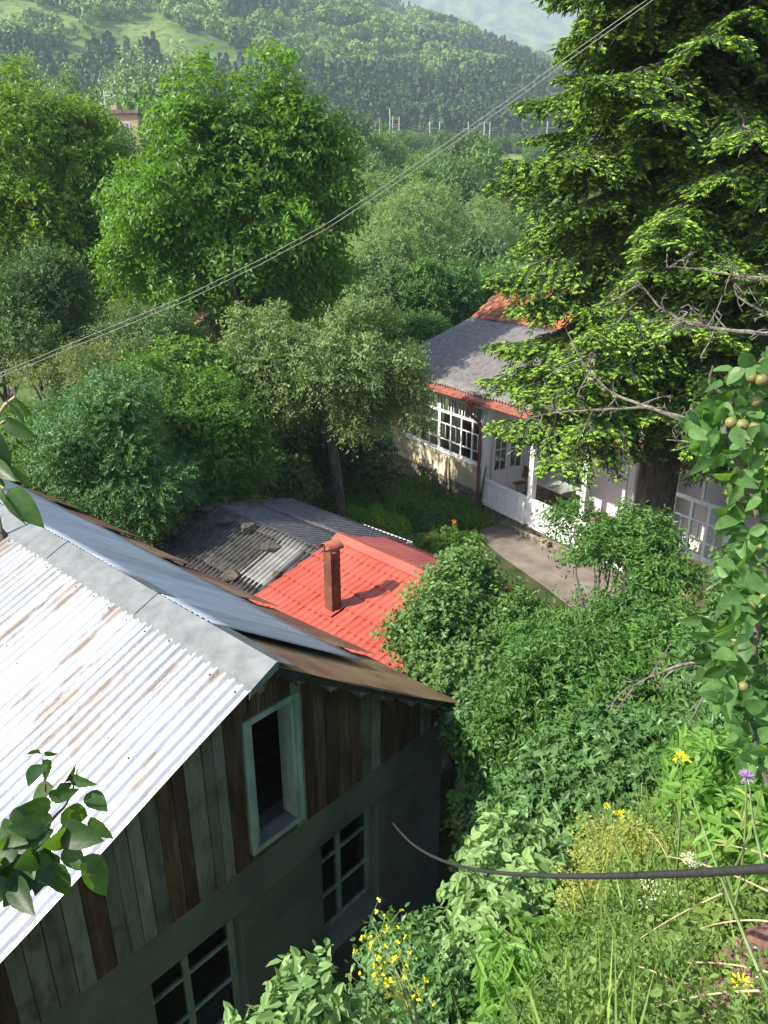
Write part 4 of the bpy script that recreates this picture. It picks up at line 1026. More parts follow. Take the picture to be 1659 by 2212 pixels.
tree('vine_thicket', 'light green large-leaved climbing vine between the walnut and the apple tree', 'vine', bs(420, 820, 20.5), [plobe(400, 775, 55, 35, 20.5), plobe(450, 800, 50, 30, 20.5)], 36, .35, 26, 5, .3, .14, .8, M['leaf_lime'], 23, .05, limbs=8)
# old apple tree
tree('apple_tree', 'old open-crowned apple tree with grey-green leaves and a leaning dark trunk left of the house', 'tree', bs(742, 1100, 21.5),
     [plobe(700, 780, 175, 95, 21.5), plobe(600, 760, 110, 70, 21.5), plobe(820, 800, 120, 70, 21.5), plobe(770, 690, 90, 50, 22), plobe(880, 870, 70, 60, 21), plobe(620, 870, 80, 60, 21), plobe(760, 890, 90, 60, 21), plobe(560, 690, 60, 40, 22), plobe(520, 800, 60, 60, 21.5)],
     210, .42, 44, 7, .38, .11, .44, M['leaf_apple'], 24, .17, limbs=90, fork=.5, lean=onY(712, 905, 21.3), up=.1, droop=.35)
tree('hazel_bush', 'dark broad-leaved hazel thicket in the shade behind the apple tree trunk', 'bush', bs(620, 1060, 23.5), [plobe(620, 960, 110, 90, 24), plobe(760, 980, 90, 90, 25), plobe(540, 1000, 80, 90, 22)], 140, .5, 40, 6, .4, .15, .8, M['leaf_dark'], 25, .07, limbs=18)
tree('hazel_bush', 'dark hazel at the foot of the rowan behind the slate roof corner', 'bush', bs(500, 1100, 20), [plobe(480, 1060, 80, 60, 20), plobe(600, 1040, 60, 50, 20.5)], 70, .45, 40, 6, .4, .14, .8, M['leaf_dark'], 26, .06, limbs=8)
# trees behind the house
for i, (x, y, rx, ry, Y, lab) in enumerate([(905, 640, 62, 70, 36, 'leafy bright green plum tree behind the left end of the house roof, the tallest there'),
                                          (985, 650, 48, 62, 37, 'green plum tree directly behind the upper left edge of the slate roof'),
                                          (835, 670, 50, 80, 36, 'plum tree with dark foliage between the walnut and the plum trees by the roof'),
                                          (1060, 640, 50, 45, 39, 'pale green small tree touching the ridge of the tile roof'),
                                          (895, 735, 60, 40, 33, 'low green tree just above the gutter corner of the house'),
                                          (800, 740, 55, 60, 31, 'round dark plum crown right above the apple tree')]):
    tree('plum_tree', lab, 'tree', bs(x, y + 60, Y), [plobe(x, y, rx, ry, Y), plobe(x - rx * .4, y + ry * .4, rx * .6, ry * .5, Y), plobe(x + rx * .3, y - ry * .5, rx * .5, ry * .5, Y)], 70, .55, 44, 7, .5, .15, .5, M['leaf_plum'] if i != 2 else M['leaf_dark'], 40 + i, .1, limbs=22, up=.45)

# ------------------------------------------------------------------ SPRUCE
def spruce():
    rng = np.random.default_rng(5)
    base = bs(1405, 1120, 14.2)
    r = empty('spruce_tree', base, 'huge dark spruce with drooping boughs and bright green new tips in front of the house', 'tree')
    Ht = 33.0
    def ax(z):  return V3(base[0] + .010 * z, base[1] + .0 * z, base[2] + z)
    mb = MB(); zz = np.linspace(-.3, Ht, 26)
    mb.tube([ax(z) + V3(rng.normal() * .015, rng.normal() * .015, 0) for z in zz], np.clip(.43 * (1 - zz / Ht) ** .8 + .02, .02, .5) + np.where(zz < .4, .10, 0), 14)
    P = []; A = []; N = []; T = []; R_ = []; Ls = []
    nb = 430
    for i in range(nb):
        f = (i + rng.random()) / nb; z = 6.0 + (Ht - 13) * f ** 1.15
        az = i * 2.39996 + rng.normal() * .25
        full = 4.1 * (1 - z / Ht) ** .45 * (.86 + .14 * min(1, (z - 5) / 3))
        L = full * rng.uniform(.78, 1.12)
        hd = V3(math.cos(az), math.sin(az), 0)
        if hd[0] < -.5 and z < 5: L *= 1.02
        if hd[1] > .45 and z < 9: L *= .75
        el0 = .15 - .25 * rng.random()
        m = 16; t = np.linspace(0, 1, m)
        dr = -.42 * L * (1 - .3 * z / Ht)
        pts = ax(z) + hd * (L * t)[:, None] + V3(0, 0, 1) * (el0 * L * t + dr * t ** 1.5 + .13 * L * t ** 4)[:, None] + rng.normal(size=(m, 3)) * .02
        r0 = .045 * (L / 3) + .012
        if i % 1 == 0: mb.tube(pts[:13], np.linspace(r0, r0 * .2, 13), 5)
        tg = nrm(np.gradient(pts, axis=0)); side = nrm(np.cross(tg, V3(0, 0, 1)))
        ns = int(L / .075)
        for s in range(ns):
            q = .18 + .82 * (s + rng.random()) / ns; j = q * (m - 1); a = int(min(j, m - 2)); p = pts[a] + (pts[a + 1] - pts[a]) * (j - a)
            sg = 1 if s % 2 else -1
            sl = (.55 * L * (1 - q) ** .8 * .75 + .16) * rng.uniform(.6, 1.15); sl = min(sl, .95)
            d = nrm(side[a] * sg * 1.0 + tg[a] * .75 + V3(0, 0, -.15) + rng.normal(size=3) * .14)
            k = max(2, int(sl / .062))
            tt = (np.arange(k) + .5) / k
            hang = rng.uniform(.15, .6)
            pp = p + d * (sl * tt)[:, None] + V3(0, 0, -1) * (hang * sl * tt ** 1.6)[:, None]
            # twiglets both sides
            sd = nrm(np.cross(d, V3(0, 0, 1)))
            for g in (-1, 1, 0):
                dd = nrm(d + sd * g * .95 + V3(0, 0, -.38) + rng.normal(size=(k, 3)) * .2)
                if g == 0: dd = nrm(d + V3(0, 0, -1.1) + rng.normal(size=(k, 3)) * .25)
                P.append(pp); A.append(dd); N.append(np.tile(V3(0, 0, 1), (k, 1)) + rng.normal(size=(k, 3)) * .3)
                outer = np.clip((q - .55) / .3, 0, 1) * .75 + .25 * tt
                T.append(np.where(rng.random(k) < .36 + .62 * outer, 1.0, 0.0) * (0 if g == 0 else 1)); R_.append(np.full(k, rng.random()))
                Ls.append(np.full(k, .15) * rng.uniform(.8, 1.3, k))
    P = np.vstack(P); A = np.vstack(A); N = np.vstack(N); T = np.concatenate(T); R_ = np.concatenate(R_); Ls = np.concatenate(Ls)
    vx, vy, _ = proj(P)
    keep = (vy > -260)
    P, A, N, T, R_, Ls = P[keep], A[keep], N[keep], T[keep], R_[keep], Ls[keep]
    n = len(P); print('spruce twigs', n)
    # dark twig: two crossed blades; tips: puffy bright leaves
    S = nrm(np.cross(A, N))
    Pd = np.vstack([P, P]); Ad = np.vstack([A, A]); Nd = np.vstack([N, S])
    Ld = np.concatenate([Ls, Ls]); Wd = np.full(2 * n, .034); Td = np.zeros(2 * n); Rd = np.concatenate([R_, R_])
    ti = T > .5
    tp = P[ti] + A[ti] * (Ls[ti] * .7)[:, None]; nt_ = len(tp)
    blades = []
    for q in (-.9, -.3, .3, .9):
        a2 = nrm(A[ti] + S[ti] * q + V3(0, 0, .15)); blades.append((tp, a2, N[ti] + rng.normal(size=(nt_, 3)) * .3, np.full(nt_, .088) * rng.uniform(.7, 1.3, nt_), np.full(nt_, .036)))
    blades.append((tp, A[ti], S[ti], np.full(nt_, .09), np.full(nt_, .034)))
    Pall = np.vstack([Pd] + [b[0] for b in blades]); Aall = np.vstack([Ad] + [b[1] for b in blades]); Nall = np.vstack([Nd] + [b[2] for b in blades])
    Lall = np.concatenate([Ld] + [b[3] for b in blades]); Wall = np.concatenate([Wd] + [b[4] for b in blades])
    tipv = rng.uniform(.45, 1, nt_)
    Tall = np.concatenate([Td] + [tipv] * 5); Rall = np.concatenate([Rd] + [R_[ti]] * 5)
    leaf_mesh('crown', Pall, Aall, Nall, Lall, Wall, M['spruce'], Rall, LEAF4, r, {'tip': Tall})
    mb.build('trunk', M['bark_spruce'], r, True)
spruce()
# ------------------------------------------------------------------ VALLEY TREES (copied prototypes)
def proto(name, m, seed, shape, n, rc, nspr, k, L, W=.6, droop=.2, limbs=8, bark='bark', up=.25, stem=.2):
    """unit tree of height 1 at origin"""
    rng = np.random.default_rng(seed); root = empty(name, (0, 0, 0), 'x', 'tree')
    lob = [(V3(*c), r) for c, r in shape]
    C, R = crown_clumps(rng, lob, n, rc); ctr = np.mean([l[0] for l in lob], 0)
    P, A, N, rn = sprig_leaves(rng, C, R, ctr, nspr, k, rc * .7, up, droop, .85, .5, .4)
    leaf_mesh('crown', P, A, N, L * rng.uniform(.7, 1.3, len(P)), L * W, m, rn, LEAF4, root)
    mb = MB(); top = V3(0, 0, .8)
    tp = bez(V3(0, 0, -.03), V3(.01, .01, .3), top, 7); mb.tube(tp, np.linspace(.022, .004, 7), 6)
    for i in rng.permutation(len(C))[:limbs]:
        s0 = tp[rng.integers(1, 4)]; mb.tube(bez(s0, (s0 + C[i]) / 2 + V3(0, 0, .05), C[i], 5), np.linspace(.011, .003, 5), 4)
    mb.build('trunk', M[bark], root, True)
    return root
ROUND = [((0, 0, .58), (.36, .36, .38)), ((.16, .05, .45), (.25, .25, .28)), ((-.18, -.05, .42), (.24, .25, .28)), ((.02, .02, .82), (.2, .2, .16))]
SPREAD = [((0, 0, .6), (.42, .42, .3)), ((.3, .1, .55), (.28, .28, .25)), ((-.3, -.1, .52), (.3, .28, .26)), ((-.05, 0, .85), (.25, .25, .14)), ((.1, -.3, .5), (.25, .25, .25))]
TALL = [((0, 0, .55), (.19, .19, .42)), ((.06, 0, .8), (.12, .12, .18)), ((-.08, .02, .4), (.15, .15, .25))]
BUSH = [((0, 0, .45), (.5, .45, .42)), ((.4, 0, .35), (.35, .35, .3)), ((-.4, .1, .35), (.35, .35, .3))]
PR = {
 'broad': [proto('broadleaf_tree', M['leaf_mid'], 1, ROUND, 60, .11, 26, 5, .040), proto('broadleaf_tree', M['leaf_mid'], 2, SPREAD, 60, .11, 26, 5, .042)],
 'lime': [proto('broadleaf_tree', M['leaf_lime'], 3, ROUND, 50, .11, 26, 5, .045)],
 'willow': [proto('willow_tree', M['leaf_willow'], 4, SPREAD, 130, .10, 40, 7, .026, .3, .55, 22, up=.35), proto('willow_tree', M['leaf_willow'], 5, SPREAD, 120, .10, 40, 7, .027, .3, .5, 22, up=.4)],
 'poplar': [proto('poplar_tree', M['leaf_poplar'], 6, TALL, 60, .075, 28, 5, .032, up=.8), proto('poplar_tree', M['leaf_poplar'], 7, ROUND, 60, .10, 28, 5, .034, up=.6)],
 'silver': [proto('silver_poplar_tree', M['leaf_silver'], 8, ROUND, 90, .10, 34, 5, .030, up=.5, limbs=14)],
 'dark': [proto('broadleaf_tree', M['leaf_dark'], 9, ROUND, 60, .11, 28, 5, .040)],
 'bush': [proto('bush', M['leaf_lime'], 10, BUSH, 46, .16, 26, 5, .07), proto('bush', M['leaf_mid'], 20, BUSH, 46, .16, 26, 5, .07)],
 'field': [proto('broadleaf_tree', M['leaf_mid'], 21, ROUND, 36, .13, 20, 4, .07)],
}
used = set()
def vt(kind, x, ytop, Y, wpx, label, group=None, cat='tree', var=None, seed=0):
    rr = random.Random(int(x * 7 + ytop * 13 + Y)); ps = PR[kind]; pr = ps[rr.randrange(len(ps)) if var is None else var]
    p = onY(x, ytop, Y); g = gz(p[0], p[1]); h = max(p[2] - g, 1.5)
    o = pr if pr.name not in used else copy_tree(pr)
    used.add(pr.name)
    o.location = (p[0], p[1], g); wm = wpx * depth(p) / FOC
    nat = {'willow': 1.15, 'poplar': .55, 'bush': 1.5}.get(kind, .9)
    sx = max(wm / nat, h * {'poplar': .62, 'bush': .0, 'silver': .8}.get(kind, .92))
    o.scale = (sx, sx, h / .97); o.rotation_euler = (0, 0, rr.uniform(0, 6.28)); tag(o, label, cat, group)
    return o
L_ = [
 ('poplar', 45, 100, 105, 110, 'tall pale poplar with a forked top at the top left corner', 1), ('poplar', 105, 128, 115, 80, 'rounded pale green poplar right of the forked poplar at top left', 1),
 ('poplar', 8, 120, 98, 70, 'pale poplar touching the left edge below the hillside meadow', 0), ('poplar', 75, 172, 88, 85, 'bushy pale green poplar standing directly below the rounded poplar', 1),
 ('poplar', 30, 165, 84, 80, 'pale green bushy poplar at the left edge above the walnuts', 1), ('poplar', 120, 182, 85, 70, 'small pale poplar just right of the bushy poplars, above the walnuts', 1),
 ('broad', 180, 195, 95, 60, 'grey-green tree between the pale poplars and the pink building', 0), ('dark', 215, 205, 100, 45, 'narrow dark tree left of the pink building', 0),
 ('silver', 308, 140, 92, 95, 'large silvery-grey poplar beside the pink building behind the walnut', 0), ('silver', 378, 132, 98, 80, 'silvery poplar half hidden behind the walnut, right of the largest silver one', 0),
 ('broad', 280, 225, 80, 60, 'green tree at the foot of the silver poplar beside the pink building', 1),
 ('dark', 745, 240, 130, 50, 'dark green tree beside the walnut crown near the railway', 0), ('broad', 770, 300, 120, 90, 'bluish-green dense tree just right of the walnut crown', 0),
 ('lime', 828, 285, 135, 55, 'yellow-green round tree in front of the railway bushes', 0), ('broad', 800, 345, 110, 60, 'low green tree under the bluish one right of the walnut', 1),
 ('broad', 870, 315, 150, 50, 'small green tree below the middle of the railway hedge', 0), ('lime', 905, 335, 125, 60, 'small lime-green tree between the street lamp and the wires', 0),
 ('broad', 945, 325, 105, 80, 'tall narrow grey-green tree crossed by the wires above the willows', 0), ('dark', 1005, 300, 110, 60, 'dark pointed tree left of the spruce, below the railway hedge', 0),
 ('broad', 1040, 315, 105, 90, 'leafy green tree against the spruce, above the orange building', 1), ('broad', 985, 350, 98, 80, 'mid-green tree behind the central willow', 1), ('lime', 900, 365, 100, 75, 'green tree right behind the top of the central willow', 0),
 ('broad', 855, 385, 95, 90, 'dark green tree between the left willow and the central willow', 1), ('dark', 1010, 380, 96, 70, 'dark green tree behind the right willow', 0),
 ('willow', 935, 395, 66, 190, 'broad pale-green willow with several slim trunks in the middle of the valley', 1), ('willow', 790, 378, 72, 150, 'grey-green willow behind the right side of the walnut crown', 0),
 ('willow', 1040, 432, 72, 130, 'pale willow between the central willow and the spruce', 0), ('willow', 865, 430, 60, 90, 'small pale willow between the two large willows', 0),
 ('dark', 1030, 510, 52, 110, 'dark round bushy tree below the right willow', 0), ('dark', 790, 560, 46, 90, 'shadowed grey tree between the walnut and the plum trees', 0), ('broad', 1100, 545, 46, 80, 'green tree behind the ridge of the tile roof beside the spruce', 0),
 ('dark', 960, 545, 50, 90, 'dark low tree under the central willow', 0),
]
for (k, x, yt, Y, wd, lab, v) in L_: vt(k, x, yt, Y, wd, lab, var=v if v < len(PR[k]) else 0)
# bushes along the railway
rr = random.Random(7); x = 640; i = 0
while x < 1290:
    wdt = rr.uniform(38, 62); vt('bush', x, 282 + rr.uniform(-9, 9) + (x > 1050) * 6, 262 + rr.uniform(-6, 6), wdt, 'green bush in the hedge row below the railway poles', 'bushes in the hedge row below the railway poles', 'bush'); x += wdt * .62; i += 1
# mixed woodland on the valley floor, individually placed
rng = np.random.default_rng(77); placed = [(onY(l[1], l[2], l[3])[0], l[3]) for l in L_]; cnt = 0
for _ in range(1500):
    Y = 52 + 190 * rng.random() ** 1.2; X = (rng.random() * 1.5 - .72) * Y
    px, py, _z = proj(V3(X, Y, gz(X, Y)))
    if not (-60 < px < 1720) or (800 < px < 905 and 330 < py < 450) or (925 < px < 1075 and py > 500) or (1010 < px < 1120 and 340 < py < 440): continue
    if 830 < px < 1100 and Y < 66: continue
    if any((X - a) ** 2 + (Y - b) ** 2 < (3.2 + Y * .012) ** 2 for a, b in placed): continue
    placed.append((X, Y)); cnt += 1
    kind = rng.choice(['broad', 'broad', 'dark', 'lime', 'willow', 'bush'])
    ps = PR[kind]; pr = ps[rng.integers(len(ps))]; o = pr if pr.name not in used else copy_tree(pr); used.add(pr.name)
    hgt = {'bush': rng.uniform(2.5, 4.5), 'willow': rng.uniform(5, 7)}.get(kind, rng.uniform(5, 8.5)); o.location = (X, Y, gz(X, Y)); sx = hgt * rng.uniform(.8, 1.1); o.scale = (sx, sx, hgt); o.rotation_euler = (0, 0, rng.uniform(0, 6))
    tag(o, {'bush': 'green bush among the valley trees between the houses and the railway', 'willow': 'small pale willow among the valley trees beyond the gardens'}.get(kind, 'green leafy tree among the valley trees beyond the gardens'), 'bush' if kind == 'bush' else 'tree', 'valley trees beyond the gardens')
    if cnt > 230: break
for ps in PR.values():
    for pr in ps:
        if pr.name not in used:
            for ch in list(pr.children): bpy.data.objects.remove(ch)
            bpy.data.objects.remove(pr)

# ------------------------------------------------------------------ HILL FOREST (one mass) and nearest hill trees
MEADOWS = [(200, 70, 62, 16), (165, 92, 40, 12), (290, 15, 35, 7), (245, 102, 22, 8), (640, 90, 105, 24), (720, 72, 70, 14), (560, 40, 70, 10), (760, 110, 60, 10), (850, 140, 70, 12), (900, 165, 50, 8), (700, 125, 60, 8), (945, 245, 65, 22), (985, 268, 85, 18), (1060, 272, 60, 12), (30, 70, 30, 10), (480, 55, 40, 8), (400, 30, 30, 8), (560, 100, 40, 8)]
def meadow(px, py):
    r = np.zeros(len(px), bool)
    for (x, y, a, b) in MEADOWS: r |= ((px - x) / a) ** 2 + ((py - y) / b) ** 2 < 1
    return r
def hill_forest():
    rng = np.random.default_rng(3); n = 60000
    Y = 338 + (1010 - 338) * rng.random(n) ** .8; X = (rng.random(n) * 1.7 - .78) * Y
    Z = terr(X, Y); px, py, _ = proj(np.stack([X, Y, Z], -1))
    ok = (px > -60) & (px < 1800) & (py > -90) & (py < 300)
    dens = fbm(X, Y, 110, 4, 20) ; mead = meadow(px, py)
    small = fbm(X, Y, 35, 3, 22)
    keep = ok & (((dens + .5 * small) > np.where(px < 560, .60, .67)) | (py > 175) | (px > 880) & (py > 20) & (small > .42)) & (~mead | (rng.random(n) < .10))
    keep |= ok & ~mead & (small > .60) | ok & mead & (fbm(X, Y, 14, 2, 41) > .66)
    keep &= rng.random(n) < .55
    X, Y, Z, px, py = X[keep], Y[keep], Z[keep], px[keep], py[keep]
    pine = (fbm(X, Y, 90, 3, 30) + np.where(py > 105, .1, -.05) + np.where((px < 560) & (py > 118) | (py > 175), .5, 0)) > .56
    print('forest trees', len(X), 'pines', pine.sum())
    base = np.stack([X, Y, Z], -1)
    near = np.argsort(Y)[:0]
    def build(name, sel, m, hr, wr, kq, size, coni):
        B = base[sel]; q = len(B); h = rng.uniform(*hr, q); wd = h * rng.uniform(*wr, q)
        d = rdir(rng, q * kq, .35).reshape(q, kq, 3)
        if coni:
            t = rng.random((q, kq)) ** .8; rad = (1 - t) * .9 + .08
            P = np.stack([d[..., 0] * rad * wd[:, None] * .5, d[..., 1] * rad * wd[:, None] * .5, (.12 + .88 * t) * h[:, None]], -1)
        else:
            rad = rng.uniform(.75, 1.05, (q, kq))
            P = np.stack([d[..., 0] * rad * wd[:, None] * .5, d[..., 1] * rad * wd[:, None] * .5, h[:, None] * (.55 + .45 * d[..., 2] * rad)], -1)
        P = P + B[:, None]
        A = nrm(np.cross(d, rng.normal(size=d.shape)) + V3(0, 0, -.2)); N = nrm(d + rng.normal(size=d.shape) * .25)
        rn = np.clip(rng.random(q)[:, None] * .75 + rng.random((q, kq)) * .25, 0, 1)
        L = (size * h)[:, None] * rng.uniform(.7, 1.3, (q, kq))
        P = P - A * L[..., None] * .5
        o = leaf_mesh(name, P.reshape(-1, 3), A.reshape(-1, 3), N.reshape(-1, 3), L.ravel(), L.ravel() * .9, m, rn.ravel())
        tag(o, kind='stuff'); return o
    tag(build('broadleaf_forest', ~pine, M['forest'], (5, 11), (.85, 1.25), 60, .23, False), 'far-off broadleaf wood covering the opposite hillside')
    tag(build('pine_forest', pine, M['pine'], (8, 14), (.5, .68), 44, .19, True), 'far-off dark pine wood on the lower hillside')
hill_forest()

# ------------------------------------------------------------------ FAR BUILDINGS, RAILWAY POLES
def box_at(mb, x0, x1, ytop, Y, h, dd, rot=0):
    a = onY(x0, ytop, Y); b = onY(x1, ytop, Y); fr = Fr(V3(a[0], Y, 0), V3(math.cos(rot), math.sin(rot), 0), V3(-math.sin(rot), math.cos(rot), 0))
    mb.box(fr, 0, b[0] - a[0], 0, dd, a[2] - h, a[2]); return fr, b[0] - a[0], a[2]
r = empty('pink_building', bs(255, 300, 75), 'flat-roofed pinkish plastered building far behind the walnut trees', 'building')
mb = MB(); fr, wd, zt = box_at(mb, 214, 300, 247, 75, 8, 8, -.12); mb.build('wall', M['pinkwall'], r)
mb = MB(); mb.box(fr, -.25, wd + .25, -.25, 8.2, zt + .002, zt + .3); mb.build('roof', M['concrete'], r)
for (a, b) in ((.52, .78), (.16, .40)):
    window('window', fr, wd * a, wd * b, zt - 2.0, zt - .7, .1, [(wd * (a + b) / 2 - .05, wd * (a + b) / 2 + .05, zt - 1.9, zt - .8)], M['pole'], r, y=-.04)
mb = MB(); mb.box(fr, wd * .2, wd * .36, 1, 2.2, zt + .301, zt + .9); mb.build('rooftop_hatch', M['pinkwall'], r)
p = onY(230, 247, 76); t = empty('antenna', p + V3(0, 0, .3), 'thin pale aerial mast on the roof of the pink building', 'antenna')
mb = MB(); mb.tube([p + V3(0, 0, .2), p + V3(.03, 0, 2.0)], .045, 5); mb.build('mast', M['pole'], t)
mb = MB(); mb.box(Fr(p, V3(1, 0, 0), V3(0, 1, 0)), -.1, .6, -.04, .04, 1.5, 1.58); mb.box(Fr(p, V3(1, 0, 0), V3(0, 1, 0)), -.6, .05, -.04, .04, .8, .87); mb.build('crossbar', M['pole'], t)
r = empty('orange_building', bs(1088, 470, 100), 'small orange plastered building glimpsed left of the spruce', 'building')
mb = MB(); fr, wd, zt = box_at(mb, 1062, 1105, 403, 100, 7, 7, .1); mb.build('wall', M['orangewall'], r)
mb = MB(); mb.slab([fr.p(-.6, -.5, zt - .3), fr.p(wd + .5, -.5, zt + 1.0), fr.p(wd + .5, 7.3, zt + 1.0), fr.p(-.6, 7.3, zt - .3)], V3(0, 0, .15)); mb.build('roof', M['orangewall'], r)
mb = MB(); mb.box(fr, wd * .3, wd * .5, -.04, .05, zt - 2.4, zt - 1.2); mb.build('window', M['black'], r)
r = empty('garden_shed', bs(388, 700, 26), 'reddish rusty sheet roof glimpsed under the tall walnut crown', 'shed')
a = onY(385, 676, 25.5); fr = Fr(V3(a[0], a[1], 0), nrm(V3(.9, -.3, 0)), nrm(V3(.3, .9, 0)))
mb = MB(); mb.slab([fr.p(-1.3, -.9, a[2] - .25), fr.p(1.3, -.9, a[2] - .25), fr.p(1.3, .9, a[2] + .35), fr.p(-1.3, .9, a[2] + .35)], V3(0, 0, .05)); mb.build('roof', M['rustroof'], r)
mb = MB(); mb.box(fr, -1.15, 1.15, -.75, .75, 0, a[2] - .28); mb.build('wall', M['oldwood'], r)
# white greenhouse-like shapes seen through the spruce
r = empty('white_building', bs(1500, 560, 60), 'white walled building glimpsed through the lower spruce boughs', 'building')
mb = MB(); fr, wd, zt = box_at(mb, 1440, 1700, 505, 60, 7, 8, .1); mb.build('wall', M['white'], r); mb = MB(); mb.slab([fr.p(-.4, -.4, zt), fr.p(wd, -.4, zt), fr.p(wd, 4, zt + 1.6), fr.p(-.4, 4, zt + 1.6)], V3(0, 0, .1)); mb.build('roof', M['rustroof'], r)
# railway poles
pl = [(695, 250, 285, 5), (753, 243, 283, 3), (781, 256, 287, 0), (820, 256, 287, 0), (842, 235, 290, 4), (848, 252, 290, 1), (862, 252, 283, 0), (928, 263, 287, 1), (949, 262, 290, 0), (1011, 264, 284, 1), (1045, 263, 284, 1), (1057, 263, 288, 1), (1180, 262, 290, 1)]
for i, (x, y0, y1, arm) in enumerate(pl):
    Y = 285.0; p0 = onY(x, y1 + 14, Y); p1 = onY(x, y0, Y); g = gz(p0[0], Y); p0 = V3(p0[0], Y, min(g, p0[2])); h = p1[2] - p0[2]
    g_ = 'pale railway poles above the hedge row'
    t = empty('railway_pole', p0, 'slim pale railway pole standing above the hedge row', 'pole', g_)
    mb = MB(); mb.tube([p0 - V3(0, 0, .3), p0 + V3(0, 0, h)], [.2, .15], 6); mb.build('post', M['pole'], t)
    if arm:
        mb = MB()
        for q in range(1 + (arm > 2)): mb.box(Fr(p0, V3(1, 0, 0), V3(0, 1, 0)), -1.4 if arm == 1 else -.2, 2.8, -.1, .1, h * (.74 - .2 * q), h * (.74 - .2 * q) + .25)
        mb.build('bracket', M['steel'], t)
g0 = onY(778, 256, 285.0); g1 = onY(823, 256, 285.0)
t = empty('railway_gantry', V3(g0[0], 284.6, gz(g0[0], 285)), 'rusty lattice gantry beam carried across two pale railway poles', 'gantry')
mb = MB()
for z in (0, -1.3): mb.tube([g0 + V3(0, -.6, z), g1 + V3(0, -.6, z)], .16, 4)
for i in range(9):
    a = g0 + (g1 - g0) * i / 9 + V3(0, -.6, 0); b = g0 + (g1 - g0) * (i + 1) / 9 + V3(0, -.6, 0); mb.tube([a + V3(0, 0, -1.3 * (i % 2)), b + V3(0, 0, -1.3 * ((i + 1) % 2))], .09, 4)
mb.build('lattice_beam', M['steel'], t)
for k, dz in enumerate((-2.3, -3.2)):
    a = onY(640, 262, 285.0) + V3(0, .3, dz); b = onY(1250, 268, 285.0) + V3(0, .3, dz)
    mb = MB(); mb.tube([a, b], .07, 3); tag(mb.build('catenary_wire', M['steel'], None), ('upper' if k == 0 else 'lower') + ' railway wire running along the poles above the hedge row', 'wire')
p = onY(845, 363, 140); g = gz(p[0], 140); t = empty('street_lamp', V3(p[0], 140, g), 'tiny grey street lamp at the edge of the yellow field', 'lamp')
mb = MB(); mb.tube([V3(p[0], 140, g), V3(p[0], 140, p[2] + 1.2)], .1, 5); mb.build('post', M['pole'], t)
mb = MB(); mb.box(Fr(V3(p[0], 140, p[2] + 1.2), V3(1, 0, 0), V3(0, 1, 0)), -.1, 1.3, -.1, .1, 0, .22); mb.build('lamp_head', M['pole'], t)
# yellow hay field
fp = [onY(x, y, 999) for x, y in ()]
us = np.linspace(-1, 1, 14)
fc = onY(832, 378, 150); 
def ff(U, W):
    X = fc[0] + U * 6.5; Y = 168 + W * 13; return np.stack([X, Y, terr(X, Y) + .35], -1)
M['hay'] = simple('hay', (.42, .36, .13), (.50, .45, .20), 1, .95, coord='Pos')
tag(grid_surface('hay_field', ff, us, us, M['hay']), kind='structure')
# ------------------------------------------------------------------ SHRUBS BELOW THE CAMERA (right of the barn)
def lobeD(x, y, rx, ry, d, rd=None):
    c = at(x, y, d); s = depth(c) / FOC
    return (c, (rx * s, (rd if rd is not None else rx * s), ry * s))
def bush(name, label, cat, lobes, n, rc, nspr, k, slen, L, W, m, seed, **kw):
    ctr = np.mean([l[0] for l in lobes], 0)
    b = V3(ctr[0], ctr[1] + .2, 0); b[2] = gz(b[0], b[1]) - .05
    kw.setdefault('limbs', 20); kw.setdefault('trunk_r', .05); kw.setdefault('tpl', LEAF6); kw.setdefault('up', .3); kw.setdefault('inner', .4); kw.setdefault('outw', .8)
    return tree(name, label, cat, b, lobes, n, rc, nspr, k, slen, L, W, m, seed, **kw)
bush('lilac_bush', 'lilac bush with heart-shaped leaves overlapping the right side of the red roof', 'bush',
     [lobeD(970, 1350, 95, 70, 10.6), lobeD(1010, 1260, 75, 45, 11), lobeD(945, 1420, 60, 50, 10.2), lobeD(900, 1380, 35, 25, 10.4), lobeD(1070, 1430, 100, 70, 10.2), lobeD(1090, 1350, 70, 40, 10.8), lobeD(1000, 1490, 70, 55, 9.6)],
     110, .24, 32, 8, .38, .075, .72, M['leaf_lilac'], 60)
bush('lilac_bush', 'darker lilac bush pressed against the right corner of the plank gable', 'bush',
     [lobeD(1080, 1580, 75, 90, 9), lobeD(1085, 1720, 70, 80, 8.8), lobeD(1140, 1680, 80, 100, 8.8), lobeD(1030, 1520, 45, 45, 9.6)], 120, .25, 34, 7, .22, .075, .72, M['leaf_vine'], 61)
bush('plum_bush', 'spreading plum bush in front of the veranda railing and the spruce trunk', 'bush',
     [lobeD(1310, 1185, 75, 28, 11), lobeD(1400, 1180, 45, 35, 11), lobeD(1240, 1130, 30, 22, 11.3), lobeD(1420, 1260, 60, 40, 10.6), lobeD(1180, 1410, 90, 50, 10), lobeD(1300, 1370, 100, 35, 10), lobeD(1400, 1410, 90, 45, 9.8), lobeD(1130, 1340, 45, 25, 10.6), lobeD(1375, 1135, 20, 22, 11.2), lobeD(1350, 1330, 70, 30, 10.2)],
     130, .20, 30, 9, .40, .078, .46, M['leaf_plum'], 62, limbs=55, up=.2)
bush('plum_bush', 'lower plum bush with glossy leaves in the middle of the thicket right of the barn', 'bush',
     [lobeD(1250, 1500, 140, 90, 8.2), lobeD(1390, 1520, 110, 90, 8), lobeD(1150, 1570, 90, 80, 8.4), lobeD(1480, 1420, 90, 70, 8.4), lobeD(1320, 1600, 110, 80, 7.6)], 190, .21, 30, 9, .36, .075, .46, M['leaf_plum'], 63, limbs=55, up=.2)
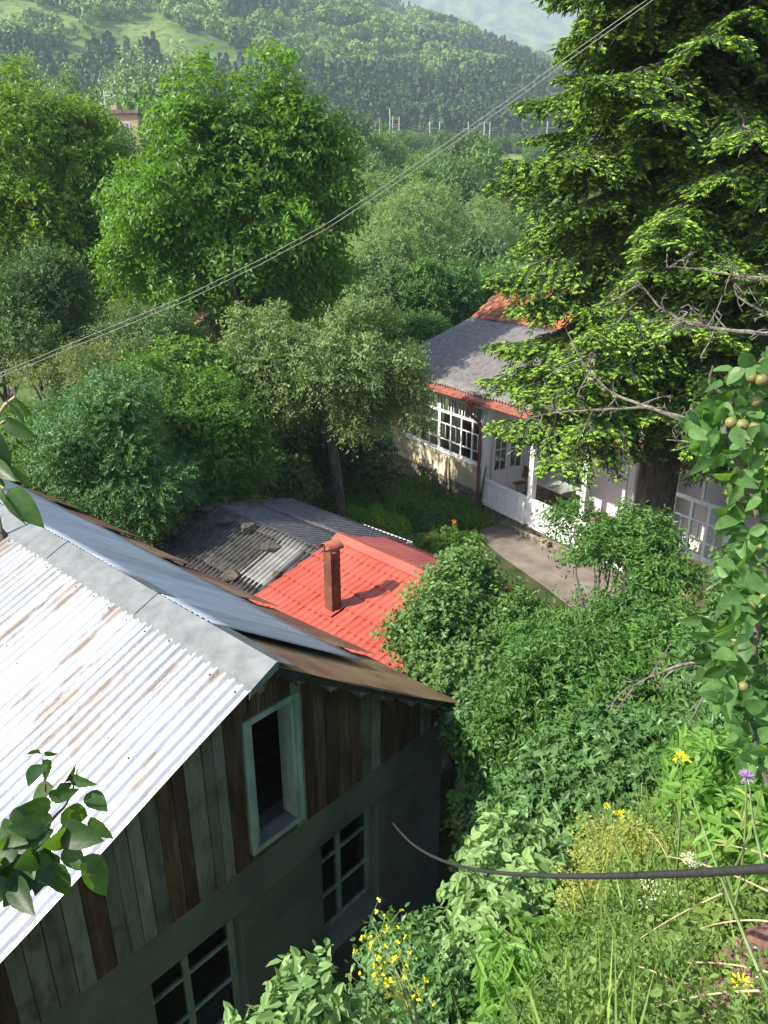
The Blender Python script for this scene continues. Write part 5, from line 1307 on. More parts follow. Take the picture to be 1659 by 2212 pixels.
bush('vine_thicket', 'tangle of star-shaped vine leaves hanging over the thicket above the black cable', 'vine',
     [lobeD(1260, 1700, 120, 90, 7), lobeD(1380, 1680, 100, 90, 6.6), lobeD(1180, 1770, 110, 70, 7.2), lobeD(1150, 1820, 70, 50, 7.2), lobeD(1300, 1780, 80, 60, 6.6)], 150, .2, 30, 6, .2, .085, .95, M['leaf_vine'], 64, limbs=20, tpl=STAR)
bush('undergrowth_bush', 'dark undergrowth bush at the back right corner of the barn', 'bush',
     [lobeD(1080, 1860, 60, 60, 8.2), lobeD(1060, 1780, 40, 50, 8.6), lobeD(1150, 1920, 80, 50, 7.6)], 60, .22, 26, 6, .2, .07, .6, M['leaf_dark'], 65)
# pale privet shrub on the slope
bush('dogwood_shrub', 'pale green broad-leaved shrub standing in front of the barn corner below the cable', 'shrub',
     [lobeD(1080, 1930, 75, 60, 4.6), lobeD(1130, 1880, 80, 60, 4.8), lobeD(1060, 2040, 90, 80, 4.3), lobeD(1150, 2000, 90, 90, 4.5), lobeD(1000, 2120, 80, 70, 4.2), lobeD(1120, 2120, 100, 80, 4.2), lobeD(1090, 1850, 40, 30, 4.9)],
     95, .13, 18, 6, .15, .068, .62, M['leaf_pale'], 66, trunk_r=.02, limbs=26, up=.6)
bush('dogwood_shrub', 'pale leafy shrub top rising from the bottom edge below the barn window', 'shrub',
     [lobeD(660, 2150, 28, 25, 2.7), lobeD(630, 2215, 70, 20, 2.6), lobeD(690, 2200, 50, 25, 2.65), lobeD(655, 2100, 10, 22, 2.75), lobeD(765, 2220, 22, 12, 2.7), lobeD(540, 2225, 20, 10, 2.7)],
     22, .055, 9, 5, .08, .047, .6, M['leaf_pale'], 67, trunk_r=.008, limbs=20, up=.9)
bush('fresh_shrub', 'fresh yellow-green young shrub with upright long leaves at the bottom centre right', 'shrub',
     [lobeD(1130, 2150, 60, 50, 3.2), lobeD(1200, 2110, 40, 45, 3.3), lobeD(1170, 2200, 90, 40, 3.1)], 26, .09, 12, 7, .13, .085, .32, M['leaf_fresh'], 68, trunk_r=.01, limbs=14, up=1.1)
bush('bramble_bush', 'small dark bramble with mixed leaves along the foot of the slope beside the barn wall', 'bush',
     [lobeD(880, 2140, 80, 50, 4.2), lobeD(960, 2190, 90, 50, 3.9), lobeD(850, 2060, 40, 40, 4.8), lobeD(920, 2050, 50, 40, 4.8)], 60, .12, 16, 5, .13, .042, .6, M['leaf_vine'], 69, trunk_r=.012, limbs=16)
bush('elder_shrub', 'bright green shrub with fingered leaves at the right edge above the cable', 'shrub',
     [lobeD(1600, 1720, 70, 60, 3.0), lobeD(1650, 1790, 50, 50, 2.8), lobeD(1550, 1680, 50, 30, 3.3)], 30, .1, 10, 7, .12, .075, .34, M['leaf_fresh'], 70, trunk_r=.012, limbs=12, up=.2)
bush('rose_bush', 'dark leafy bush behind the apple branches at the right edge', 'bush',
     [lobeD(1600, 1480, 90, 130, 6.2), lobeD(1660, 1320, 80, 150, 6.4), lobeD(1560, 1600, 80, 70, 5.6), lobeD(1640, 1620, 60, 80, 5)], 90, .22, 24, 7, .2, .07, .5, M['leaf_vine'], 71, limbs=14)
bush('olive_herb', 'yellow-green seeding herb clump left of the white umbels', 'plant',
     [lobeD(1290, 1960, 60, 90, 4.0), lobeD(1330, 2080, 70, 90, 3.6), lobeD(1260, 2100, 50, 70, 3.7), lobeD(1380, 1860, 60, 60, 4.2), lobeD(1300, 1840, 50, 50, 4.6)], 90, .10, 18, 7, .12, .022, .45, M['weed_y'], 72, trunk_r=.008, limbs=20, up=.9, tpl=LEAF4)

# ------------------------------------------------------------------ WEEDS on the slope (ground cover)
def slope_weeds():
    rng = np.random.default_rng(31); n = 110000
    X = rng.uniform(.3, 10, n); Y = rng.uniform(.3, 10, n); Z = terr(X, Y)
    px, py, zc = proj(np.stack([X, Y, Z], -1)); dd = X * nV[0] + Y * nV[1] - D0
    keep = (px > 850) & ((px < 1800) | (px < 3200) & (rng.random(n) < .35)) & (py > 1400) & (py < 2700) & (zc > .5) & (dd > 1.3) & (rng.random(n) < np.clip(1.6 - Y * .13, .3, 1))
    rock = ((px - 1600) / 110) ** 2 + ((py - 2160) / 110) ** 2 < 1
    keep &= ~rock | (rng.random(n) < .06)
    B = np.stack([X, Y, Z], -1)[keep]; m = len(B)
    h = rng.uniform(.08, .42, m)
    # blades
    d = nrm(rng.normal(size=(m, 3)) * V3(.5, .5, .1) + V3(0, 0, 1))
    o = leaf_mesh('grass_blades', B, d, rng.normal(size=(m, 3)), h, .010, M['weed'], rng.random(m), BLADE); tag(o, 'long meadow grass growing on the near slope', kind='stuff')
    # leafy herbs
    q = rng.random(m) < .9; C = B[q] + V3(0, 0, 1) * (rng.uniform(.02, .22, q.sum()))[:, None]
    C[:, 2] += np.clip(fbm(C[:, 0], C[:, 1], .5, 3, 9) - .45, 0, 1) * .9 * rng.random(len(C))
    P, A, N, rn = sprig_leaves(rng, C, np.full(len(C), .05), C.mean(0) - V3(0, 0, 5), 3, 5, .08, .6, .2)
    nz = fbm(P[:, 0], P[:, 1], .8, 3, 2)
    o = leaf_mesh('weeds', P, A, N, (lw := rng.uniform(.012, .036, len(P)) * np.where(nz > .5, 1.2, .8)), lw * rng.uniform(.35, .8, len(P)), M['weed'], np.clip(rn * .9 + (nz - .45) * 1.1, 0, 1), LEAF6); tag(o, 'mixed bright green weeds covering the near slope', kind='stuff')
slope_weeds()

# ------------------------------------------------------------------ individual herbs and flowers
M['yellowf'] = leafmat('yellow_petal', (.78, .66, .02), (.88, .80, .06), .3, .6); M['whitef'] = leafmat('white_petal', (.60, .64, .48), (.75, .78, .62), .3, .7)
M['purplef'] = leafmat('purple_petal', (.30, .20, .42), (.45, .33, .60), .3, .6); M['bluef'] = leafmat('blue_petal', (.22, .30, .70), (.35, .45, .85), .3, .6); M['orangef'] = leafmat('orange_petal', (.75, .20, .03), (.85, .33, .06), .3, .6)
def flower(name, label, x, y, dist, rad, m, kind, seed, hgt=.5, group=None, leaves=6, sc=1):
    rg = np.random.default_rng(seed); top = at(x, y, dist); b = top + V3(rg.uniform(-.06, .06), rg.uniform(-.04, .08), -hgt)
    r = empty(name, b, label, 'flower', group); mb = MB(); mid = (top + b) / 2 + rg.normal(size=3) * .02
    mb.tube(bez(b, mid, top, 6), np.linspace(.0035, .002, 6), 5)
    if kind == 'umbel':
        n = 16
        for i in range(n):
            a = 2.4 * i; q = rad * math.sqrt((i + .5) / n); e = top + V3(q * math.cos(a), q * math.sin(a), .02 + .01 * rg.random())
            mb.tube([top - V3(0, 0, .05), e], .0012, 3)
    mb.build('stem', M['stem'], r)
    n = {'umbel': 150, 'cluster': 60, 'head': 46, 'petal': 14}[kind]
    if kind == 'umbel':
        a = rg.random(n) * 6.28; q = rad * np.sqrt(rg.random(n)); P = top + np.stack([q * np.cos(a), q * np.sin(a), .024 + rg.random(n) * .012], -1); A = rdir(rg, n); N = np.tile(V3(0, 0, 1.), (n, 1)) + rg.normal(size=(n, 3)) * .3; L = .011
    elif kind == 'cluster': d = rdir(rg, n, .2); P = top + d * rad * rg.uniform(.3, 1, n)[:, None] * V3(1, 1, .6); A = d; N = rdir(rg, n); L = rad * .5
    elif kind == 'head': d = rdir(rg, n, .6); P = np.tile(top, (n, 1)); A = d; N = rdir(rg, n); L = rad
    else:
        a = np.arange(n) * 6.283 / 6 + rg.random(n) * .2; d = nrm(np.stack([np.cos(a), np.sin(a), .5 + .4 * rg.random(n)], -1)); P = np.tile(top, (n, 1)); A = d; N = np.tile(V3(0, 0, 1.), (n, 1)); L = rad
    leaf_mesh('petals', P, A, N, L, L * .55 if kind != 'head' else L * .2, m, rg.random(n), LEAF4, r)
    if leaves:
        t = rg.uniform(.1, .8, leaves); P = b + (top - b) * t[:, None]; A = nrm(rg.normal(size=(leaves, 3)) * V3(1, 1, .3) + V3(0, 0, .3)); leaf_mesh('leaf_tuft', P, A, np.tile(V3(0, 0, 1.), (leaves, 1)), .06 * sc, .016 * sc, M['weed'], rg.random(leaves), LEAF6, r)
    return r
for i, (x, y, rd, lab) in enumerate([(1412, 1920, .055, 'flat white umbel flower, highest of the white umbels under the cable'), (1415, 1966, .055, 'flat white umbel flower directly below the highest one'), (1473, 1950, .04, 'small white umbel flower right of the two stacked ones'),
                                     (1462, 2003, .04, 'faint pale umbel flower, lowest of the white umbels'), (1490, 1870, .035, 'tiny white umbel touching the black cable from below')]):
    flower('umbel_flower', lab, x, y, 3.2, rd, M['whitef'], 'umbel', 200 + i, .4, 'white umbel flowers on the slope')
for i, (x, y, d, rd, lab) in enumerate([(1472, 1638, 2.6, .024, 'large bright yellow flower head above the cable near the right side'), (1338, 1758, 3.6, .022, 'small yellow flower in the thicket left of the large yellow flower head'), (1655, 1652, 2.2, .02, 'yellow flower cut off by the right edge'),
                                        (1600, 2122, 1.9, .018, 'yellow flower over the red rock in the lower right corner'), (1310, 1740, 3.8, .015, 'tiny orange-yellow bud cluster left of the small yellow flower')]):
    flower('yellow_flower', lab, x, y, d, rd, M['yellowf'], 'cluster', 220 + i, .5, 'yellow flowers on the slope')
flower('purple_flower', 'pale purple tufted flower head on a long stem at the right edge', 1612, 1678, 1.9, .020, M['purplef'], 'head', 240, .45)
for i, (x, y) in enumerate([(1272, 2102), (1300, 2090), (1265, 2165), (1340, 2205), (1395, 2150)]):
    flower('blue_flower', 'small sky-blue flower in the weeds near the bottom edge', x, y, 3.1, .013, M['bluef'], 'petal', 250 + i, .25, 'small blue flowers near the bottom edge')
# yellow mustard stems over the barn wall
for i, (x, y) in enumerate([(800, 1985), (812, 2020), (838, 1998), (828, 2050), (790, 2040), (765, 2072), (850, 2035), (800, 2085), (835, 2090), (870, 2110), (760, 2110), (815, 2120)]):
    rg = np.random.default_rng(300 + i); top = at(x, y, 2.9 + .1 * (i % 3)); root_p = at(900 + (i % 3) * 15, 2260, 2.9); 
    r = empty('mustard_flower', root_p, 'spindly stem with small yellow mustard blossoms in front of the dark barn wall', 'flower', 'yellow mustard stems in front of the barn wall')
    pts = bez(root_p, (root_p + top) / 2 + V3(.05, 0, -.03), top, 8); mb = MB(); mb.tube(pts, np.linspace(.0035, .0015, 8), 4); P = []
    for _ in range(7):
        s = pts[rg.integers(4, 8)]; e = s + nrm(rg.normal(size=3) * V3(1, 1, .5) + V3(0, 0, .8)) * rg.uniform(.03, .08); mb.tube([s, e], .001, 3); P += [e] * 5
    mb.build('stem', M['stem'], r); P = np.array(P); n = len(P)
    leaf_mesh('petals', P, rdir(rg, n, .2), rdir(rg, n), .011, .009, M['yellowf'], rg.random(n), LEAF4, r)
# dry stalks
for i, (a, b, d0_, d1_) in enumerate([((1395, 1790), (1440, 1850), 2.8, 2.5), ((1440, 1850), (1659, 1925), 2.5, 2.0), ((1545, 1825), (1700, 1870), 2.2, 1.9), ((1350, 2050), (1560, 1930), 2.6, 2.2), ((1300, 2070), (1480, 2130), 2.4, 2.2), ((1480, 2080), (1690, 2110), 2.1, 1.9), ((1400, 2180), (1640, 2140), 2.1, 1.8), ((1500, 2010), (1659, 1990), 2.2, 2.0)]):
    p, q = at(*a, d0_), at(*b, d1_); mb = MB(); mb.tube(bez(p, (p + q) / 2 + V3(0, 0, .03), q, 8), np.linspace(.0012, .0022, 8), 5)
    tag(mb.build('dry_stalk', M['drystem'], None), 'thin straw-coloured dry stalk lying across the weeds', 'stalk', 'dry stalks across the weeds')
# tall green stems in front
for i, (a, b) in enumerate([((1490, 1700), (1640, 2100)), ((1560, 1880), (1659, 2140)), ((1620, 1700), (1659, 1900))]):
    p, q = at(*a, 1.9), at(*b, 1.6); mb = MB(); mb.tube(bez(p, (p + q) / 2 + V3(-.02, 0, .02), q, 8), np.linspace(.0015, .004, 8), 5)
    tag(mb.build('green_stalk', M['stem'], None), 'long thin green stalk leaning in front of the slope weeds', 'stalk', 'green stalks leaning in front of the weeds')
# red rocks in the corner
M['redrock'] = simple('redrock', (.17, .075, .065), (.29, .155, .14), 5, .9, bmp=1, bscale=22, bd=.02, detail=8)
def lichen_mat():
    m, nt, b = newmat('red_rock'); v = coords(nt)
    c = ramp(nt, noise(nt, v, 6, 8), [(.3, (.13, .055, .05)), (.55, (.24, .12, .105)), (.75, (.33, .20, .18))])
    vo = nd(nt, 'ShaderNodeTexVoronoi', {'Vector': v, 'Scale': 38}).outputs['Distance']
    k = ramp(nt, noise(nt, v, 9, 3), [(.5, 0.), (.56, 1.)])
    msk = nd(nt, 'ShaderNodeMath', {0: ramp(nt, vo, [(.22, 1.), (.3, 0.)]), 1: k}, operation='MULTIPLY').outputs[0]
    nt.links.new(mixc(nt, msk, c, (.58, .55, .50)), b.inputs['Base Color']); b.inputs['Roughness'].default_value = .92; bump(nt, b, noise(nt, v, 14, 8), 1, .02); return m
M['redrock'] = lichen_mat()
for i, (x, y, d, s, lab) in enumerate([(1620, 2130, 2.35, .11, 'reddish rock spotted with pale lichen in the lower right corner'), (1520, 2215, 2.3, .11, 'reddish flat rock cut off by the bottom edge near the right corner'), (1675, 2045, 2.5, .08, 'reddish rock at the right edge above the lichen-spotted one'), (1640, 2230, 2.1, .12, 'reddish rock in the very corner under the lichen-spotted one')]):
    rg = np.random.default_rng(400 + i); p = at(x, y, d); g = gz(p[0], p[1]); dd = nrm(rg.normal(size=(40, 3)))
    bm = bmesh_hull(dd * (1 + rg.normal(size=(40, 1)) * .13) * V3(1.25, 1, .6) * s)
    bmesh.ops.subdivide_edges(bm, edges=bm.edges[:], cuts=1, use_grid_fill=True)
    for v in bm.verts: v.co *= 1 + rg.normal() * .02
    me = bpy.data.meshes.new('red_rock'); bm.to_mesh(me); bm.free(); tag(link('red_rock', me, M['redrock'], None, [float(c) for c in p]), lab, 'rock', 'red rocks in the lower right corner')

# ------------------------------------------------------------------ GARDEN beside the house
def clump(name, label, x, y, z0, rx, ry, n, L, W, m, seed, cat='plant', blade=False, group=None, fl=None):
    rg = np.random.default_rng(seed); c = onz(x, y, z0); c[2] = gz(c[0], c[1]); sc_ = depth(c) / FOC
    r = empty(name, c, label, cat, group); RX = rx * sc_; H_ = ry * sc_
    if blade:
        b = c + rg.normal(size=(n, 3)) * V3(RX * .45, RX * .4, 0); d = nrm((b - c) * 1.2 / RX + rg.normal(size=(n, 3)) * .25 + V3(0, 0, 1.4)); d[:, 2] = np.abs(d[:, 2])
        segs = leaf_mesh('foliage', b, d, rdir(rg, n), L * rg.uniform(.7, 1.2, n), W, m, rg.random(n), (np.array([[0, -.5, 0], [0, .5, 0], [.45, .5, .04], [.45, -.5, .04], [.8, .35, -.08], [.8, -.35, -.08], [1, 0, -.25]]), [(0, 1, 2, 3), (3, 2, 4, 5), (5, 4, 6)]), r)
    else:
        d = rdir(rg, n, .5); d[:, 2] = np.abs(d[:, 2]); P = c + d * V3(RX, RX, H_) * rg.uniform(.6, 1.05, n)[:, None] * (1 + .15 * np.sin(d[:, :1] * 9))
        leaf_mesh('foliage', P, nrm(d + rg.normal(size=(n, 3)) * .7), nrm(d + rg.normal(size=(n, 3)) * .5 + V3(0, 0, .5)), L * rg.uniform(.7, 1.2, n), W, m, rg.random(n), LEAF6, r)
        mb = MB(); [mb.tube([c - V3(0, 0, .05), c + rdir(rg, 1)[0] * V3(RX * .5, RX * .5, 0) + V3(0, 0, H_ * .7)], .01, 4) for _ in range(6)]; mb.build('stem', M['bark'], r)
    for (dx, dy) in (fl or []):
        q = onpl(x + dx, y + dy, c, V3(0, 1, 0)); n2 = 20; leaf_mesh('blossom', np.tile(q, (n2, 1)), rdir(rg, n2, .2), rdir(rg, n2), .10, .045, M['orangef'], rg.random(n2), LEAF4, r)
    return r
clump('box_bush', 'low rounded bright green clipped bush above the slate shed eave', 800, 1152, 0, 78, 55, 9000, .05, .028, M['leaf_box'], 500, 'bush')
clump('box_bush', 'small rounded green bush right of the orange lilies', 1020, 1172, 0, 24, 26, 1200, .05, .028, M['leaf_box'], 501, 'bush')
for i, (x, y, rx, ry, k, lab) in enumerate([(880, 1110, 60, 40, 0, 'dark leafy garden clump below the glazed veranda'), (860, 1085, 70, 30, 1, 'long grassy lily leaves below the far end of the plaster wall'), (960, 1130, 60, 40, 0, 'dark green garden clump in the middle of the flower bed'),
        (1000, 1110, 45, 40, 1, 'fan of long lily leaves by the veranda corner'), (930, 1185, 40, 30, 0, 'leafy clump with orange lilies behind the slate shed eave'), (975, 1180, 30, 45, 0, 'feathery upright green plant beside the orange lilies'),
        (880, 1200, 35, 30, 1, 'drooping grassy clump right below the slate shed eave'), (1030, 1135, 30, 30, 1, 'small tuft of long leaves at the edge of the concrete yard'), (910, 1060, 50, 30, 0, 'dark leafy plant at the foot of the stone foundation'), (930, 1240, 40, 30, 0, 'dark leafy plant between the red roof and the flower bed'), (985, 1215, 40, 25, 0, 'low green plant at the yard side of the flower bed'),
        (770, 1100, 40, 30, 1, 'grassy tuft at the foot of the apple tree')]):
    fl = {4: [(-6, -22), (4, -12), (10, -4)], 5: [(6, -52)], 0: [(-20, 25)]}.get(i)
    clump('garden_plant', lab, x, y, 0, rx, ry, 260 if k else 1800, .55 if k else .085, .03 if k else .035, M['leaf_garden'], 510 + i, 'plant', bool(k), 'garden plants in the flower bed', fl)
def garden_cover():
    rg = np.random.default_rng(55); n = 26000; X = rg.uniform(-6, 5, n); Y = rg.uniform(13, 27, n)
    px, py, _ = proj(np.stack([X, Y, np.zeros(n)], -1)); s = (X - P0[0]) * hu[0] + (Y - P0[1]) * hu[1]; w_ = (X - P0[0]) * hv[0] + (Y - P0[1]) * hv[1]
    keep = (w_ < -.15) & (px > 560) & (px < 1060 + (1160 - py) * .1) & (py > 1030) & (s < .4 + .0 * X) & ~((px > 1040) & (py > 1100))
    B = np.stack([X, Y, np.zeros(n)], -1)[keep]; m = len(B)
    tag(leaf_mesh('ground_cover', B + V3(0, 0, 1) * rg.uniform(0, .12, m)[:, None], nrm(rg.normal(size=(m, 3)) + V3(0, 0, .8)), rdir(rg, m, .6), rg.uniform(.08, .2, m), .05, M['leaf_garden'], rg.random(m) * .7, LEAF4), 'low green ground cover in the shaded garden', kind='stuff')
garden_cover()
# ------------------------------------------------------------------ FOREGROUND BRANCHES
def big_leaves(items, name, parent, m, seed, facing=.75):
    """items: (xb, yb, xt, yt, width_px, dist, roll)"""
    rg = np.random.default_rng(seed); P = []; A = []; N = []; L = []; W = []; R_ = []
    for it in items:
        xb, yb, xt, yt, wp, d, roll = it
        p = at(xb, yb, d); q = at(xt, yt, d * (1 + rg.uniform(-.05, .03))); a = q - p; l = np.linalg.norm(a)
        view = nrm(CAM - (p + q) / 2); s = nrm(np.cross(a, view)); n = nrm(view * math.cos(roll) + s * math.sin(roll))
        P.append(p); A.append(a); N.append(n); L.append(l); W.append(wp * d / FOC * 1.02); R_.append(rg.random())
    return leaf_mesh(name, np.array(P), np.array(A), np.array(N), np.array(L), np.array(W), m, np.array(R_), BIG, parent, None, True)
def branch(pts, d, r0, r1, mb, k=7):
    q = [at(x, y, dd) for (x, y), dd in zip(pts, d)]; q = np.array(q)
    t = np.linspace(0, len(q) - 1, len(q) * 4); i = np.clip(t.astype(int), 0, len(q) - 2); f = (t - i)[:, None]
    pp = q[i] * (1 - f) + q[i + 1] * f; rg = np.random.default_rng(len(pts)); pp[1:-1] = (pp[:-2] + pp[1:-1] * 2 + pp[2:]) / 4 + rg.normal(size=(len(pp) - 2, 3)) * r0 * .12
    mb.tube(pp, np.linspace(r0, r1, len(pp)) * (1 + .12 * rg.normal(size=len(pp))), k); return pp
# left twig over the roof (upper)
r = empty('leafy_twig', at(-30, 900, 1.2), 'pear twig with large drooping leaves hanging in at the left edge above the metal roof', 'branch')
mb = MB(); branch([(-60, 1000), (5, 880), (35, 855), (18, 830)], [1.3, 1.2, 1.18, 1.18], .0035, .0015, mb); branch([(-40, 950), (0, 915), (22, 900)], [1.25, 1.2, 1.2], .003, .0012, mb); branch([(-60, 980), (0, 1050), (25, 1065)], [1.25, 1.2, 1.2], .003, .001, mb)
mb.build('twig', M['drystem'], r)
big_leaves([(22, 868, 66, 900, 34, 1.2, .6), (12, 866, 58, 905, 24, 1.19, -.9), (8, 906, 72, 948, 34, 1.2, .5), (35, 945, 72, 985, 10, 1.21, 1.2), (-25, 930, 18, 1020, 44, 1.22, .4), (16, 1010, 76, 1050, 26, 1.2, -.7), (20, 1055, 88, 1140, 48, 1.2, .3),
            (2, 1050, 44, 1140, 16, 1.21, 1.0), (-10, 1000, 24, 1035, 30, 1.22, .2), (-14, 828, 18, 832, 12, 1.2, .7), (-20, 1030, 10, 1062, 26, 1.22, .3), (-15, 960, 16, 990, 26, 1.23, -.5)], 'leaf_cluster', r, M['leaf_fore'], 1)
# left shoot (lower)
r = empty('leafy_twig', at(30, 2000, 1.25), 'dark leafy pear shoot rising at the lower left over the corrugated roof edge', 'branch')
mb = MB(); branch([(-30, 1960), (60, 1850), (95, 1780), (100, 1720), (92, 1640)], [1.3, 1.27, 1.25, 1.25, 1.25], .004, .0012, mb); branch([(95, 1790), (150, 1730), (168, 1660)], [1.25, 1.25, 1.24], .0025, .001, mb); branch([(-20, 1890), (40, 1850), (80, 1820)], [1.27, 1.25, 1.25], .003, .0012, mb)
mb.build('twig', M['bark'], r)
rg = np.random.default_rng(12); it = [(92, 1650, 60, 1690, 34, 1.25, .5), (95, 1640, 106, 1686, 24, 1.25, -.6), (95, 1625, 124, 1632, 14, 1.25, .9), (90, 1630, 64, 1620, 12, 1.25, .9), (150, 1675, 200, 1700, 24, 1.25, .6), (140, 1690, 168, 1655, 16, 1.25, 1.0),
     (186, 1715, 232, 1748, 34, 1.25, -.3), (150, 1690, 120, 1720, 26, 1.25, .7), (115, 1700, 60, 1725, 34, 1.24, .3), (110, 1745, 40, 1750, 42, 1.25, -.3), (105, 1720, 165, 1712, 30, 1.24, .5), (130, 1760, 196, 1765, 46, 1.24, .2), (110, 1790, 66, 1830, 30, 1.26, .6),
     (100, 1780, 20, 1790, 44, 1.24, -.2), (130, 1790, 212, 1820, 50, 1.24, .3), (150, 1800, 100, 1830, 40, 1.25, -.5), (195, 1765, 240, 1820, 34, 1.25, .8), (110, 1800, 30, 1840, 42, 1.24, .4), (70, 1850, 118, 1910, 40, 1.25, -.3), (118, 1860, 140, 1945, 46, 1.24, .5), (178, 1850, 240, 1935, 50, 1.24, -.4),
     (60, 1860, -10, 1900, 44, 1.25, .2), (40, 1830, -20, 1850, 46, 1.25, .3), (60, 1880, 10, 1960, 46, 1.25, -.2), (30, 1900, 62, 1975, 40, 1.25, .4), (0, 1890, -10, 1960, 40, 1.25, .3), (50, 1760, 10, 1830, 34, 1.26, .4), (140, 1830, 182, 1880, 34, 1.26, .1), (10, 1840, 30, 1800, 40, 1.26, .6), (95, 1870, 75, 1930, 34, 1.26, .2), (84, 1850, 40, 1870, 40, 1.25, 0)]
for _ in range(16):
    x0, y0 = rg.uniform(-10, 150), rg.uniform(1760, 1880); a = rg.uniform(.2, 2.9); l = rg.uniform(55, 80)
    it.append((x0, y0, x0 + l * math.cos(a), y0 + l * math.sin(a), rg.uniform(34, 46), 1.27 + rg.uniform(0, .05), rg.uniform(-.8, .8)))
big_leaves(it, 'leaf_cluster', r, M['leaf_fore'], 2)
# right apple / pear boughs
r = empty('apple_bough', at(1700, 1400, 2.6), 'leafy apple bough with small green fruit hanging down the right edge of the photo', 'branch')
mb = MB(); ctrs = []
b1 = branch([(1720, 700), (1640, 790), (1585, 850), (1560, 930), (1600, 1010), (1640, 1120), (1655, 1250), (1630, 1380), (1610, 1500), (1640, 1640), (1659, 1700)], [2.3, 2.2, 2.2, 2.15, 2.1, 2.1, 2.1, 2.1, 2.15, 2.2, 2.2], .009, .006, mb)
b2 = branch([(1700, 900), (1620, 880), (1540, 905), (1490, 915)], [2.2, 2.2, 2.15, 2.15], .006, .002, mb)
b3 = branch([(1540, 790), (1530, 830), (1560, 850)], [2.2, 2.2, 2.2], .003, .004, mb)
b4 = branch([(1490, 1560), (1560, 1430), (1620, 1400)], [2.3, 2.2, 2.15], .002, .005, mb)
mb.build('bough', M['bark'], r)
rg = np.random.default_rng(9); it = []
spots = [(1500, 920), (1530, 900), (1560, 860), (1590, 830), (1620, 800), (1650, 790), (1560, 930), (1600, 880), (1640, 870), (1540, 950), (1580, 980), (1620, 940), (1650, 920), (1590, 1030), (1640, 1000), (1655, 1060), (1540, 1000), (1620, 1080), (1650, 1130), (1600, 1120),
         (1640, 1180), (1605, 1170), (1655, 1230), (1625, 1240), (1590, 1230), (1655, 1290), (1620, 1300), (1585, 1290), (1650, 1350), (1610, 1360), (1570, 1350), (1560, 1400), (1600, 1430), (1645, 1420), (1650, 1480), (1600, 1490), (1560, 1440), (1630, 1540), (1655, 1590), (1600, 1570), (1640, 1640), (1540, 1370), (1575, 1510)]
for (x, y) in spots:
    for _ in range(rg.integers(8, 13)):
        a = rg.uniform(0, 6.28); l = rg.uniform(34, 56); dr = 12
        x0, y0 = x + rg.normal() * 14, y + rg.normal() * 14
        it.append((x0, y0, x0 + l * math.cos(a), y0 + l * math.sin(a) * .8 + dr, rg.uniform(20, 32), 2.15 + rg.normal() * .12, rg.uniform(-1.1, 1.1)))
big_leaves(it, 'leaf_cluster', r, M['leaf_pear'], 3)
M['fruit'] = simple('fruit', (.12, .19, .045), (.22, .15, .07), 26, .5)
for i, (x, y, s) in enumerate([(1580, 912, 12), (1604, 918, 13), (1646, 820, 13), (1625, 815, 11), (1632, 866, 12), (1632, 925, 14), (1600, 1075, 9), (1620, 1310, 12), (1655, 1290, 11), (1588, 1385, 10), (1602, 1410, 9), (1606, 1482, 10), (1650, 1180, 12)]):
    c = at(x, y, 2.02); bm = bmesh.new(); bmesh.ops.create_icosphere(bm, subdivisions=2, radius=s * 2.02 / FOC)
    for v in bm.verts:
        v.co.z *= .92 + (.12 if v.co.z < 0 else 0); v.co.x *= 1 + .03 * math.sin(i)
    me = bpy.data.meshes.new('fruit'); bm.to_mesh(me); bm.free(); me.polygons.foreach_set('use_smooth', [True] * len(me.polygons))
    o = link('fruit', me, M['fruit'], r, [float(q) for q in c - origin(r)])
    mb = MB(); mb.tube([c + V3(0, 0, s * 2.02 / FOC * .8), c + V3(.004, 0, .03)], .0014, 5); 
    v = np.vstack(mb.v); mb.v = [v - np.array(o.location) * 0]; mb.build('fruit_stalk', M['stem'], o)
# dead lichen-covered branches crossing the spruce
r = empty('dead_branch', at(1700, 700, 4), 'bare lichen-covered dead branches with knobby twigs reaching in front of the spruce from the right', 'branch')
def dead(pts, d, r0, seed, twigs=14):
    rg = np.random.default_rng(seed); mb = MB(); pp = branch(pts, d, r0, r0 * .25, mb, 6)
    for i in range(twigs):
        k = rg.integers(2, len(pp) - 1); s = pp[k]; l = rg.uniform(.05, .20); dd = nrm(rg.normal(size=3) * V3(1, .5, 1) + V3(-.3, 0, .2)); e = s + dd * l
        q = bez(s, (s + e) / 2 + rg.normal(size=3) * .03, e, 5); mb.tube(q, np.linspace(r0 * .4, r0 * .18, 5), 4)
        for _ in range(3):
            s2 = q[rg.integers(1, 5)]; e2 = s2 + nrm(rg.normal(size=3) * V3(1, .6, 1)) * rg.uniform(.015, .05); mb.tube([s2, (s2 + e2) / 2 + rg.normal(size=3) * .006, e2], r0 * .2, 4)
    mb.build('limb', M['bark_grey'], r)
dead([(1720, 722), (1640, 720), (1560, 712), (1480, 698), (1430, 670), (1370, 600)], [4.2] * 6, .014, 1, 18)
dead([(1720, 600), (1659, 600), (1600, 597), (1500, 580), (1440, 575)], [4.3] * 5, .009, 2, 8)
dead([(1700, 690), (1640, 670), (1590, 640), (1580, 570)], [4.1] * 4, .008, 3, 8)
dead([(1640, 960), (1500, 910), (1400, 880), (1320, 850), (1270, 800), (1245, 760)], [3.6, 3.8, 3.9, 4, 4, 4], .012, 4, 18)
dead([(1400, 880), (1300, 885), (1200, 890), (1130, 905)], [3.9] * 4, .009, 5, 12)
dead([(1659, 1000), (1590, 960), (1500, 955), (1440, 950)], [3.2, 3.3, 3.5, 3.6], .008, 6, 8)
dead([(1600, 1400), (1540, 1425), (1470, 1435), (1400, 1465), (1370, 1480)], [3.2] * 5, .011, 7, 6)
